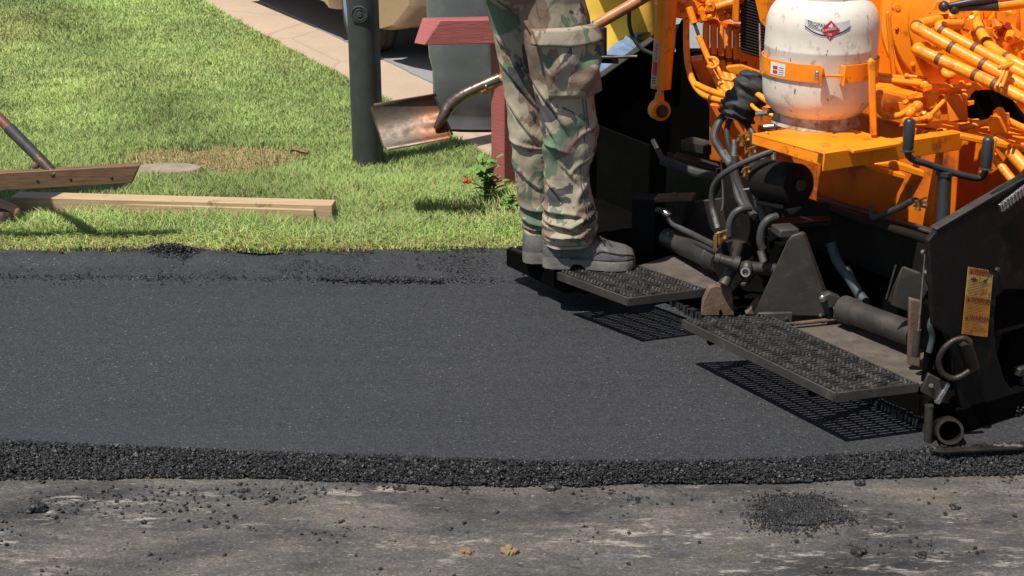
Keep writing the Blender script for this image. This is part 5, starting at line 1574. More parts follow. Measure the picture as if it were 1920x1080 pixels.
# radiator with dark fins, cover panels, thin rod
rad = plate('radiator', 'black', [PY(x, y, 4.62) for x, y in ((1387, -60), (1432, -60), (1436, 112), (1389, 98))], (0.05, 0.05, 0))
mb = MB()
for i in range(26):
    y = -40 + i * 5.4
    a, b = PY(1387, y, 4.612), PY(1432 + y * 0.02, y + 13, 4.60)
    mb.prism([a, b, b + Vector((0, 0.006, 0.0)), a + Vector((0, 0.006, 0.0))], W * 0.003)
part('fins', mb, 'fin', rad, smooth=0)
plate('cover_panel', 'orange', [PY(x, y, 4.45) for x, y in ((1402, -60), (1470, -60), (1470, 60), (1440, 60), (1424, 40))], (0.02, 0.02, 0))
plate('cover_panel', 'orange', [PY(x, y, 4.7) for x, y in ((1380, 90), (1440, 104), (1440, 150), (1380, 140))], (0.02, 0.02, 0))
rod('thin_rod', 'chrome', PY(1424, 44, 4.30), PY(1428, 232, 4.18), 0.0028)
plate('lever_plate', 'orange', [PY(x, y, 4.30) for x, y in ((1362, 128), (1366, 124), (1392, 122), (1436, 138), (1438, 156), (1366, 136))], (0.0, 0.02, 0))
# black frame behind the hoses, orange frame pieces
plate('frame_plate', 'shade_black', [PY(x, y, 4.95) for x, y in ((1270, 95), (1420, 95), (1420, 330), (1250, 330))], (0.02, 0.05, 0))
plate('frame_plate', 'orange_dirty', [PY(x, y, 4.66) for x, y in ((1296, 116), (1318, 112), (1340, 118), (1340, 200), (1330, 200))], (0.01, 0.1, 0))
plate('frame_plate', 'orange_dirty', [PY(x, y, 4.50) for x, y in ((1330, 196), (1420, 204), (1420, 320), (1330, 300))], (0.01, 0.03, 0))
plate('frame_plate', 'orange_dirty', [PY(x, y, 4.30) for x, y in ((1396, 196), (1600, 216), (1600, 420), (1500, 400), (1396, 330))], (0.01, 0.03, 0))
plate('frame_plate', 'shade_black', [PY(x, y, 4.75) for x, y in ((1268, 60), (1276, 40), (1282, 40), (1272, 200), (1262, 200))], (0.01, 0.05, 0))
plate('front_wall', 'shade_black', [Pa(1250, 285, 0.365), Pa(1120, 235, 0.365), Vector((Pa(1120, 235, .365).x, Pa(1120, 235, .365).y, 0.02)), Vector((Pa(1250, 285, .365).x, Pa(1250, 285, .365).y, 0.02))], U * 0.012)
plate('cavity_floor', 'shade_black', [L(a, b, 0.03) for a, b in ((0.05, 0.9), (0.7, 0.9), (0.7, 2.0), (0.05, 2.0))], W * -0.01)
# dark bulk of the machine above and behind, most of it out of the picture
abox('tractor_frame', 'shade_black', 0.70, 3.2, 1.35, 2.0, 0.1, 0.56)
abox('added_shade_slab', 'black', 0.85, 1.35, 1.0, 2.0, 1.20, 1.26)  # unseen slab, added overhead to shade the rear of the machine
abox('added_shade_box', 'orange', 0.95, 1.2, 1.05, 1.7, 1.26, 1.75)  # unseen box on the slab, added for shade too
abox('engine_hood', 'orange', 1.15, 3.0, -0.2, 1.9, 0.95, 1.35)
abox('hopper_side', 'orange', 1.6, 3.4, -0.7, -0.66, 0.15, 0.85)
abox('track_frame', 'shade_black', 0.95, 3.2, -0.5, -0.15, 0.0, 0.42)
# black handle stub, dark hose and link seen against the yellow shirt
hs = rod('handle_stub', 'grip', PY(1129, 52, 5.05), PY(1129, 104, 5.05), 0.017)
plate('stub_bracket', 'black', [PY(x, y, 5.06) for x, y in ((1106, 104), (1160, 106), (1160, 120), (1106, 118))], (0.0, 0.03, 0))
rod('stub_link', 'steel_dark', PY(1110, 108, 5.04), PY(1195, 106, 5.0), 0.006)
hose([(1186, -20, 5.1), (1180, 20, 5.1), (1181, 50, 5.1), (1190, 75, 5.1), (1204, 92, 5.1), (1225, 102, 5.1)], 0.0075)

# ------------------------------------------------------------------ gas cylinder on its shelf
tc = O + U * 0.22 + V * 0.72
tY = 3.99
tc = PY(1536, 130, tY)
TR = 104 / scale_at(tc)
zb = zsh
gas = thing('gas_cylinder', 'white steel gas cylinder with scuffed paint strapped to the orange shelf', 'gas cylinder', (tc.x, tc.y, zb))
z_lo = PY(1536, 213, tY - TR * .6).z
z_hi = PY(1536, 72, tY).z + 0.118
prof = [(0.001, z_lo - 0.028), (TR * 0.55, z_lo - 0.026), (TR * 0.80, z_lo - 0.010), (TR * 0.93, z_lo + 0.014), (TR * 0.985, z_lo + 0.042), (TR, z_lo + 0.075)]
prof += [(TR, z_lo + 0.17), (TR * 1.004, z_lo + 0.172), (TR * 1.004, z_lo + 0.178), (TR, z_lo + 0.18), (TR, z_hi - 0.085)]
for a in np.linspace(0.12, 1.5, 12):
    prof.append((TR * (0.30 + 0.70 * math.cos(a) ** 0.5) if a < 1.45 else 0.04, z_hi - 0.085 + 0.085 * math.sin(a)))
mb = MB(); mb.lathe([(r, z) for r, z in prof], (tc.x, tc.y, 0), W, 72)
mb.build('tank_body', M['white_tank'], gas, smooth=50)
mb = MB(); mb.lathe([(TR * 0.74, z_lo + 0.0), (TR * 0.76, zsh + 0.01), (TR * 0.80, zsh + 0.001), (TR * 0.72, zsh + 0.001)], (tc.x, tc.y, 0), W, 60)
mb.build('foot_ring', M['tank_foot'], gas, smooth=50)
mb = MB(); mb.lathe([(TR * 0.62, z_hi - 0.01), (TR * 0.64, z_hi + 0.09), (TR * 0.60, z_hi + 0.09), (TR * 0.58, z_hi - 0.02)], (tc.x, tc.y, 0), W, 40, closed=True)
mb.build('collar', M['white_tank'], gas, smooth=50)
# stickers on the cylinder; all wrap round its side
def on_tank(a, z, k):
    r = TR + k
    return Vector((tc.x + math.sin(a) * r, tc.y - math.cos(a) * r, z))
def tank_quad(mb, f, u0, u1, k, n=14):
    vs_ = []
    for i in range(n):
        u = u0 + (u1 - u0) * i / (n - 1)
        v0, v1 = f(u)
        vs_ += [on_tank(u, v0, k), on_tank(u, v1, k)]
    mb.add(vs_, [(i * 2, i * 2 + 2, i * 2 + 3, i * 2 + 1) for i in range(n - 1)])
zc = PY(1523, 55, tY - TR).z
sag = lambda u: 0.016 * ((u + 0.12) / 0.38) ** 2
mb = MB(); tank_quad(mb, lambda u: (zc - 0.022 + sag(u) * 1.4, zc + 0.016 + sag(u) * .55), -0.52, 0.26, 0.0008)
gl = mb.build('gas_label', M['white_label'], gas, smooth=60)
mb = MB(); tank_quad(mb, lambda u: (zc - 0.019 + sag(u) * 1.4, zc - 0.0155 + sag(u) * 1.4), -0.51, 0.255, 0.0014)
for k in range(3): tank_quad(mb, lambda u: (zc - 0.007 + k * 0.004 + sag(u), zc - 0.0058 + k * 0.004 + sag(u)), -0.46, -0.22 - 0.03 * k, 0.0014)
mb.build('label_print', M['dark_ink'], gl, smooth=60)
text_mesh('PROPANE 2', 0.019, (0, 0, 0), (1, 0, 0), (0, 1, 0), M['dark_ink'], gl,
          wrap=lambda x, y: on_tank(-0.47 + x / TR * 0.72, zc + 0.004 + y * 0.7 + sag(-0.47 + x / TR * .72) * .8, 0.0014))
dz, da = 0.026, -0.075
mb = MB(); mb.add([on_tank(da, zc - 0.002 - dz, .002), on_tank(da + dz / TR, zc - 0.002, .0028), on_tank(da, zc - 0.002 + dz, .002), on_tank(da - dz / TR, zc - 0.002, .0028)], [(0, 1, 2, 3)])
dia = mb.build('hazard_diamond', M['red_ink'], gl, smooth=0)
text_mesh('FLAMMABLE', 0.0095, (0, 0, 0), (1, 0, 0), (0, 1, 0), M['white_label'], dia, wrap=lambda x, y: on_tank(da - 0.0215 / TR + x / TR * .72, zc - 0.008 + y * 1.1 + x * .18, 0.0036))
text_mesh('GAS', 0.008, (0, 0, 0), (1, 0, 0), (0, 1, 0), M['white_label'], dia, wrap=lambda x, y: on_tank(da - 0.007 / TR + x / TR * .8, zc - 0.016 + y, 0.0036))
text_mesh('2', 0.008, (0, 0, 0), (1, 0, 0), (0, 1, 0), M['white_label'], dia, wrap=lambda x, y: on_tank(da - 0.0025 / TR + x / TR * .8, zc - 0.0245 + y, 0.0036))
mb = MB(); mb.add([on_tank(da + u / TR, zc + v, 0.0036) for u, v in ((-.005, .005), (.005, .005), (.006, .010), (.001, .018), (-.001, .013), (-.005, .011))], [tuple(range(6))])
mb.build('flame_symbol', M['white_label'], dia, smooth=0)
# the orange strap belongs to the paver
zs0, zs1 = PY(1536, 155, tY - TR).z, PY(1536, 123, tY - TR).z
def strap_ring(k0, k1, a0, a1, n=40):
    mb = MB(); vs_ = []
    for i in range(n):
        a = a0 + (a1 - a0) * i / (n - 1)
        vs_ += [on_tank(a, zs0, k0), on_tank(a, zs1, k0), on_tank(a, zs1, k1), on_tank(a, zs0, k1)]
    fs = []
    for i in range(n - 1):
        for j in range(4):
            fs.append((i * 4 + j, i * 4 + (j + 1) % 4, (i + 1) * 4 + (j + 1) % 4, (i + 1) * 4 + j))
    fs += [(0, 1, 2, 3), ((n - 1) * 4 + 3, (n - 1) * 4 + 2, (n - 1) * 4 + 1, (n - 1) * 4)]
    mb.add(vs_, fs); return mb
g0 = -0.16; g1 = 0.14
stp = strap_ring(0.002, 0.0065, g1, 2 * math.pi + g0, 70).build('cylinder_strap', M['orange'], pav, smooth=40)
for a in (g0, g1):
    s_ = 1 if a > 0 else -1
    mb = MB()
    p_ = [on_tank(a, zs0 - 0.003, 0.003), on_tank(a, zs1 + 0.003, 0.003), on_tank(a, zs1 + 0.003, 0.038), on_tank(a, zs0 - 0.003, 0.038)]
    mb.prism(p_, (on_tank(a + .05 * s_, 0, 0) - on_tank(a, 0, 0)) * 0.6)
    mb.build('strap_ear', M['orange'], stp, bevel=0.0015)
mb = MB(); mb.tube([on_tank(g0 - .03, (zs0 + zs1) / 2, 0.026), on_tank(g1 + .03, (zs0 + zs1) / 2, 0.026)], 0.0042, 10); mb.build('strap_bolt', M['orange'], stp)
mb = MB(); c = on_tank(g0 - 0.055, (zs0 + zs1) / 2, 0.024)
for q in (-1, 0, 1): mb.ball(c + Vector((-0.004, 0, q * 0.007)), 0.0062, 1, .6, 1, 10, 8)
mb.build('wing_nut', M['chrome'], stp)
mb = MB(); tank_quad(mb, lambda u: (zs0 + 0.007, zs1 - 0.005), -1.15, -0.80, 0.0074)
sl = mb.build('strap_label', M['white_label'], stp, smooth=60)
mb = MB()
for k in range(2): tank_quad(mb, lambda u: (zs0 + 0.011 + k * .012, zs0 + 0.020 + k * .012), -1.08, -0.97, 0.0080, 5)
for k in range(4): tank_quad(mb, lambda u: (zs0 + 0.011 + k * .006, zs0 + 0.0125 + k * .006), -0.94, -0.83, 0.0080, 5)
mb.build('label_print', M['red_ink'], sl, smooth=60)

# ------------------------------------------------------------------ people
def skin_body(name, joints, edges, mat, root, sub=2, parent=None):
    """one continuous surface grown over a skeleton of joints {name: (point, rx, ry)}"""
    keys = list(joints)
    me = bpy.data.meshes.new(name)
    off = Vector(parent.location) if parent else Vector((0, 0, 0))
    me.from_pydata([tuple(Vector(joints[k][0]) - off) for k in keys], [(keys.index(a), keys.index(b)) for a, b in edges], [])
    o = bpy.data.objects.new(name, me); COL.objects.link(o)
    o.modifiers.new('skin', 'SKIN').use_smooth_shade = True
    sl = me.skin_vertices[0].data
    for i, k in enumerate(keys):
        sl[i].radius = (joints[k][1], joints[k][2])
        sl[i].use_root = (k == root)
    s = o.modifiers.new('sub', 'SUBSURF'); s.levels = sub; s.render_levels = sub
    dg = bpy.context.evaluated_depsgraph_get()
    m2 = bpy.data.meshes.new_from_object(o.evaluated_get(dg))
    m2.name = name
    bpy.data.objects.remove(o)
    m2.materials.clear(); m2.materials.append(mat)
    m2.polygons.foreach_set('use_smooth', [True] * len(m2.polygons))
    o = bpy.data.objects.new(name, m2); COL.objects.link(o)
    if parent: o.parent = parent
    return o
def add_hand(J, E, wrist, d, palm_n, side, pre, curl=0.9):
    """palm and five unequal bent fingers at the end of an arm; d points along the forearm"""
    d = Vector(d).normalized(); n = Vector(palm_n).normalized(); n = (n - d * n.dot(d)).normalized()
    s = d.cross(n) * side
    wr = J[wrist][0]
    J[pre + 'palm'] = (wr + d * 0.05, 0.036, 0.016); E.append((wrist, pre + 'palm'))
    J[pre + 'knuckle'] = (wr + d * 0.085, 0.038, 0.015); E.append((pre + 'palm', pre + 'knuckle'))
    for i, (off, ln) in enumerate(((-0.028, 0.072), (-0.010, 0.082), (0.010, 0.077), (0.027, 0.060))):
        p = wr + d * 0.092 + s * off; prev = pre + 'knuckle'; dd = d.copy()
        for k in range(3):
            ang = curl * (0.5 + 0.35 * k)
            dd = (d * math.cos(ang) + n * math.sin(ang))
            p = p + dd * ln * (0.45, 0.32, 0.25)[k]
            key = '%sf%d%d' % (pre, i, k)
            J[key] = (p, 0.0088 - 0.0009 * k, 0.0088 - 0.0009 * k); E.append((prev, key)); prev = key
    p = wr + d * 0.035 - s * 0.032; prev = pre + 'palm'
    for k in range(3):
        p = p + (d * 0.7 - s * (0.6 - 0.35 * k) + n * (0.3 + 0.3 * k)).normalized() * 0.028
        key = '%st%d' % (pre, k); J[key] = (p, 0.0105 - 0.001 * k, 0.0105 - 0.001 * k); E.append((prev, key)); prev = key
def make_head(person, c, face, r=0.098):
    """hair, eyes and ears on the head of the body"""
    c, f = Vector(c), Vector(face).normalized(); s = f.cross(W).normalized(); u = s.cross(f)
    mb = MB()
    rows = []
    for i in range(9):
        ph = i / 8 * 1.75
        ring = []
        for k in range(22):
            a = 2 * math.pi * k / 22
            v = f * (math.cos(a) * math.sin(ph) * (0.93 if math.cos(a) < 0.2 else 0.80)) + s * (math.sin(a) * math.sin(ph) * 0.80) + u * (math.cos(ph) * 1.14)
            if math.cos(a) > 0.15: v = v + u * max(0, (ph - 0.9)) * 0.9
            ring.append(c + v * r * 1.13)
        rows.append(ring)
    mb.rings(rows); mb.build('hair', M['hair'], person, smooth=70)
    for q in (-1, 1):
        mb = MB(); mb.ball(c + f * r * 0.86 + s * q * 0.032 + u * 0.006, 0.011, 1, 1, 1, 12, 8); mb.build('eye', M['white_label'], person)
        mb = MB(); mb.ball(c + s * q * r * 0.83, 0.026, 0.5, 0.9, 1.2, 12, 8); mb.build('ear', M['skin'], person)
    mb = MB(); mb.tube([c + f * r * 0.92 - u * 0.048 - s * 0.022, c + f * r * 1.0 - u * 0.050, c + f * r * 0.92 - u * 0.048 + s * 0.022], [0.004, 0.007, 0.004], 8, smooth=4)
    mb.build('mouth', M['boot_brown'], person)
def upper_body(J, E, pel, chest, face, up=(0, 0, 1), across=None, sc=1.0):
    f, u = Vector(face).normalized(), Vector(up).normalized()
    s = across or f.cross(u).normalized()
    J['pelvis'] = (pel, 0.165 * sc, 0.115 * sc)
    J['waist'] = (pel.lerp(chest, 0.45), 0.145 * sc, 0.105 * sc); E.append(('pelvis', 'waist'))
    J['chest'] = (chest, 0.18 * sc, 0.12 * sc); E.append(('waist', 'chest'))
    J['collar'] = (chest + u * 0.16, 0.085, 0.075); E.append(('chest', 'collar'))
    J['neck'] = (chest + u * 0.235 + f * 0.015, 0.056, 0.056); E.append(('collar', 'neck'))
    J['jaw'] = (chest + u * 0.30 + f * 0.045, 0.066, 0.072); E.append(('neck', 'jaw'))
    J['head'] = (chest + u * 0.385 + f * 0.03, 0.088, 0.105); E.append(('jaw', 'head'))
    J['crown'] = (chest + u * 0.455 + f * 0.015, 0.055, 0.07); E.append(('head', 'crown'))
    J['nose'] = (chest + u * 0.355 + f * 0.132, 0.012, 0.014); E.append(('head', 'nose'))
    return s

# ---- person in camouflage trousers and grey work boots, standing on the steps, facing right
NY, FY = 4.175, 4.33                                   # depth of the near and the far leg
feet = PY(1100, 497, NY)
man = thing('person', 'person in camouflage trousers and grey work boots standing on the paver steps', 'person', (feet.x, (NY + FY) / 2, STEPZ))
near = [(-75, 950, 1100), (-40, 952, 1098), (0, 962, 1097), (30, 970, 1104), (60, 977, 1109), (90, 984, 1112), (120, 991, 1114), (150, 998, 1115), (180, 1004, 1116), (210, 1009, 1119), (240, 1013, 1121), (265, 1016, 1118), (290, 1018, 1112),
        (310, 1020, 1107), (330, 1021, 1105), (350, 1021, 1108), (370, 1021, 1113), (390, 1019, 1118), (405, 1018, 1121), (420, 1017, 1121), (435, 1016, 1119), (446, 1018, 1116), (455, 1018, 1108)]
far = [(-75, 896, 1010), (-40, 899, 1018), (0, 906, 1030), (30, 914, 1034), (60, 922, 1038), (90, 930, 1040), (120, 936, 1042), (150, 943, 1044), (180, 947, 1046), (210, 950, 1048), (240, 952, 1049), (270, 956, 1046), (300, 960, 1041), (330, 965, 1037),
       (350, 968, 1036), (370, 972, 1036), (390, 975, 1036), (405, 977, 1036), (420, 979, 1036), (435, 981, 1034), (445, 982, 1030)]
def leg_fn(tab, Y, depth=0.90):
    ys = [t[0] for t in tab]; l = [t[1] for t in tab]; r = [t[2] for t in tab]
    def fn(y):
        a, b = np.interp(y, ys, l), np.interp(y, ys, r)
        p, q = PY(a, y, Y), PY(b, y, Y)
        return (p + q) / 2, (q.x - p.x) / 2, (q.x - p.x) / 2 * depth
    return fn
def bump_fold(a, y, seed):
    """folds: long drags over thigh and shin, a fan behind the knee, stacked folds at the ankle"""
    k = math.exp(-((y - 265) / 60.0) ** 2)
    an = 1 / (1 + math.exp(-(y - 385) / 14.0))
    d = 0.0042 * mnoise.noise((math.cos(a) * 1.3 + seed, math.sin(a) * 1.3, y * 0.018))
    dr = math.sin(3.1 * a + y * 0.030 + 2.2 * mnoise.noise((math.cos(a) + seed, math.sin(a), y * 0.008)))
    d += 0.0045 * dr * abs(dr)
    d += 0.0042 * k * math.sin(y * 0.115 + 2.1 * math.cos(a + seed) + 1.5 * mnoise.noise((a, y * 0.02, seed)))
    d += 0.0055 * an * math.sin(y * 0.235 + 1.8 * math.sin(a + seed) + 1.2 * mnoise.noise((math.cos(a) * 2, y * 0.03, seed)))
    d += 0.0022 * mnoise.noise((math.cos(a) * 3.4, math.sin(a) * 3.4 + seed, y * 0.045))
    return d
CREASE = {1.7: [(-.95, 150, .1, 262, 1), (-.9, 205, -.1, 318, 1), (.95, 226, .15, 262, .9), (-.95, 262, -.05, 282, 1.1), (.9, 285, .1, 322, .9), (.97, 330, .3, 372, 1), (-.9, 330, -.2, 385, .8),
                (-1, 388, .55, 398, 1.2), (-.95, 408, .25, 422, 1.3), (.0, 414, .97, 394, 1.2), (-.85, 434, .8, 438, 1.3), (.3, 432, .98, 416, 1), (-.6, 30, -.35, 100, 1), (-.9, 20, -.55, 90, .9), (-.3, 300, .5, 345, .7)],
          5.3: [(-.95, 60, .3, 150, 1), (-.9, 120, .5, 215, 1.1), (-.95, 190, .3, 268, 1), (-.95, 262, .4, 275, 1.2), (-.9, 310, .3, 352, .9), (-1, 386, .7, 392, 1.2), (-.95, 408, .3, 420, 1.2), (-.9, 426, .8, 424, 1.2), (-.8, 10, -.3, 70, .9)]}
def creases(a, y, seed):
    u = math.cos(a); d = 0.0
    for u0, y0, u1, y1, k in CREASE[seed]:
        ax_, ay_ = u0 * 50, y0; bx_, by_ = u1 * 50, y1
        dx, dy = bx_ - ax_, by_ - ay_
        L2 = dx * dx + dy * dy
        t = ((u * 50 - ax_) * dx + (y - ay_) * dy) / L2
        if -0.15 < t < 1.15:
            s = ((u * 50 - ax_) * dy - (y - ay_) * dx) / math.sqrt(L2)
            if dx < 0: s = -s
            s += 2.0 * math.sin(t * 5 + seed)
            w = 4.8
            if abs(s) < 4 * w:
                e = min(1, max(0, (t + .15) / .35)) * min(1, max(0, (1.15 - t) / .45))
                q = s / w
                d += k * e * 0.0066 * (math.exp(-(q - 0.7) ** 2) - 1.05 * math.exp(-((q + 0.35) * 1.9) ** 2))
    return d
def leg_pt(fn, a, y, seed, extra=0.0):
    c, rx, ry = fn(y)
    ca, sa = math.cos(a), math.sin(a)
    d = bump_fold(a, y, seed) * 0.62 + creases(a, y, seed) + extra
    cx = (abs(ca) ** 2.35 + abs(sa) ** 2.35) ** (-1 / 2.35)
    return Vector((c.x + ca * cx * (rx + d), c.y + sa * cx * (ry + d), c.z))
def leg_rings(fn, y0, y1, n, seed, seg=84):
    return [[leg_pt(fn, 2 * math.pi * k / seg, y0 + (y1 - y0) * i / (n - 1), seed) for k in range(seg)] for i in range(n)]
nf, ff = leg_fn(near, NY), leg_fn(far, FY)
# body under the clothes
J, E = {}, []
hipn, hipf = nf(-40)[0], ff(-40)[0]
pel = (hipn + hipf) / 2 + Vector((0.015, 0, 0.04))
chest = pel + Vector((0.02, 0, 0.40))
upper_body(J, E, pel, chest, (1, 0, 0))
for nm, fn, hip, yk, yan, sd_ in (('near', nf, hipn, 255, 440, -1), ('far', ff, hipf, 255, 430, 1)):
    J[nm + 'hip'] = (hip + Vector((0, 0, -0.04)), 0.072, 0.072); E.append(('pelvis', nm + 'hip'))
    J[nm + 'knee'] = (fn(yk)[0], 0.052, 0.052); E.append((nm + 'hip', nm + 'knee'))
    J[nm + 'calf'] = (fn(340)[0], 0.048, 0.048); E.append((nm + 'knee', nm + 'calf'))
    an = fn(yan)[0]; an = Vector((an.x - 0.015, an.y, STEPZ + 0.10))
    J[nm + 'ankle'] = (an, 0.034, 0.034); E.append((nm + 'calf', nm + 'ankle'))
    J[nm + 'ball'] = (an + Vector((0.13, 0, -0.055)), 0.034, 0.024); E.append((nm + 'ankle', nm + 'ball'))
    J[nm + 'toe'] = (an + Vector((0.165, 0, -0.066)), 0.024, 0.016); E.append((nm + 'ball', nm + 'toe'))
    sh = chest + Vector((0, sd_ * 0.19, 0.09))
    el = sh + Vector((0.06, sd_ * 0.06, -0.28)); wr = el + Vector((0.22, -sd_ * 0.02, -0.06))
    J[nm + 'shoulder'] = (sh, 0.062, 0.062); E.append(('chest', nm + 'shoulder'))
    J[nm + 'elbow'] = (el, 0.044, 0.044); E.append((nm + 'shoulder', nm + 'elbow'))
    J[nm + 'wrist'] = (wr, 0.030, 0.026); E.append((nm + 'elbow', nm + 'wrist'))
    add_hand(J, E, nm + 'wrist', wr - el, (0, 0, -1), sd_, nm)
skin_body('body', J, E, M['skin'], 'pelvis', 2, man)
make_head(man, J['head'][0], (1, 0, 0))
# olive shirt over the trunk and upper arms
J2, E2 = {}, []
J2['hem'] = (pel + Vector((0, 0, 0.02)), 0.19, 0.145)
J2['waist'] = (pel.lerp(chest, .45), 0.165, 0.125); J2['chest'] = (chest, 0.195, 0.14); J2['collar'] = (chest + Vector((0, 0, .15)), 0.09, 0.08)
E2 += [('hem', 'waist'), ('waist', 'chest'), ('chest', 'collar')]
for nm in ('near', 'far'):
    s_, e_ = J[nm + 'shoulder'][0], J[nm + 'elbow'][0]
    J2[nm + 's'] = (s_, 0.075, 0.075); J2[nm + 'e'] = (s_.lerp(e_, .8), 0.06, 0.06)
    E2 += [('chest', nm + 's'), (nm + 's', nm + 'e')]
skin_body('shirt', J2, E2, M['olive_cloth'], 'chest', 2, man)
# trousers: seat and two legs, one cloth part
mb = MB()
mb.rings(leg_rings(nf, -75, 455, 230, 1.7))
mb.rings(leg_rings(ff, -75, 445, 220, 5.3))
seat = []
for i, (dz, k) in enumerate(((-0.10, 0.6), (-0.06, 0.92), (0.0, 1.0), (0.06, 0.98), (0.12, 0.90))):
    c = pel + Vector((-0.012, 0, dz - 0.02))
    seat.append([c + Vector((math.cos(a) * 0.155 * k, math.sin(a) * 0.185 * k, 0)) for a in np.linspace(0, 2 * math.pi, 49)[:-1]])
mb.rings(seat)
tro = mb.build('trousers', M['camo'], man, smooth=80)
# side seam, cargo pocket with its flap, hems
def surf_patch(fn, seed, a0, a1, y0f, y1f, off, na, ny, bulge=None):
    top = []
    for i in range(ny):
        v = i / (ny - 1); row = []
        for k in range(na):
            u = k / (na - 1)
            a = a0 + (a1 - a0) * u
            y = y0f(u) + (y1f(u) - y0f(u)) * v
            row.append(leg_pt(fn, a, y, seed, off + (bulge(u, v) if bulge else 0)))
        top.append(row)
    vs_, fs = [], []
    for r in top: vs_ += r
    for i in range(ny - 1):
        for k in range(na - 1):
            fs.append((i * na + k, i * na + k + 1, (i + 1) * na + k + 1, (i + 1) * na + k))
    m = MB(); m.add(vs_, fs)
    return m
A0, A1 = -2.12, -0.22                                   # over the outer side of the near leg
edge = lambda u, v: min(u, 1 - u, v, 1 - v)
pk = surf_patch(nf, 1.7, A0, A1, lambda u: 62 - 4 * u, lambda u: 176 - 4 * u, 0.002, 60, 60,
                lambda u, v: 0.016 * min(1, edge(u, v) * 14) + 0.012 * math.sin(math.pi * v) * math.sin(math.pi * u) + 0.005 * math.sin(u * 13 + v * 9) * min(1, edge(u, v) * 8) + 0.006 * mnoise.noise((u * 5, v * 5, 2)) * min(1, edge(u, v) * 8))
p_ = pk.build('cargo_pocket', M['camo'], tro, smooth=80, fixn=False)
fl = surf_patch(nf, 1.7, A0 - 0.06, A1 + 0.06, lambda u: 44 - 6 * u, lambda u: 72 - 10 * u + 12 * math.sin(math.pi * u) * (0.4 + 0.6 * u), 0.010, 60, 18,
                lambda u, v: 0.012 * min(1, edge(u, v) * 10) + 0.010 * v + 0.003 * math.sin(u * 17))
f_ = fl.build('pocket_flap', M['camo'], p_, smooth=80, fixn=False)
s_ = f_.modifiers.new('thick', 'SOLIDIFY'); s_.thickness = 0.004; s_.offset = 0
mb = MB(); cbt = leg_pt(nf, -0.50, 66, 1.7, 0.034); mb.ball(cbt, 0.0075, 1, 0.6, 1, 12, 8); mb.build('button', M['dark_ink'], p_)
for a_s, y_s, y_e, r_s in ((-1.02, 176, 440, 0.0022), (-0.90, 176, 440, 0.0014), (-1.95, -30, 46, 0.0014)):
    mb = MB(); mb.tube([leg_pt(nf, a_s, y, 1.7, 0.0003) for y in np.arange(y_s, y_e, 3)], r_s, 6)
    mb.build('side_seam', M['camo_thread'], tro)
for fn, sdd, ye in ((nf, 1.7, 449), (ff, 5.3, 438)):
    mb = MB(); mb.tube([leg_pt(fn, a, ye, sdd, 0.0008) for a in np.linspace(-math.pi, math.pi, 70)], 0.0013, 6, caps=False)
    mb.build('hem_seam', M['camo_thread'], tro)

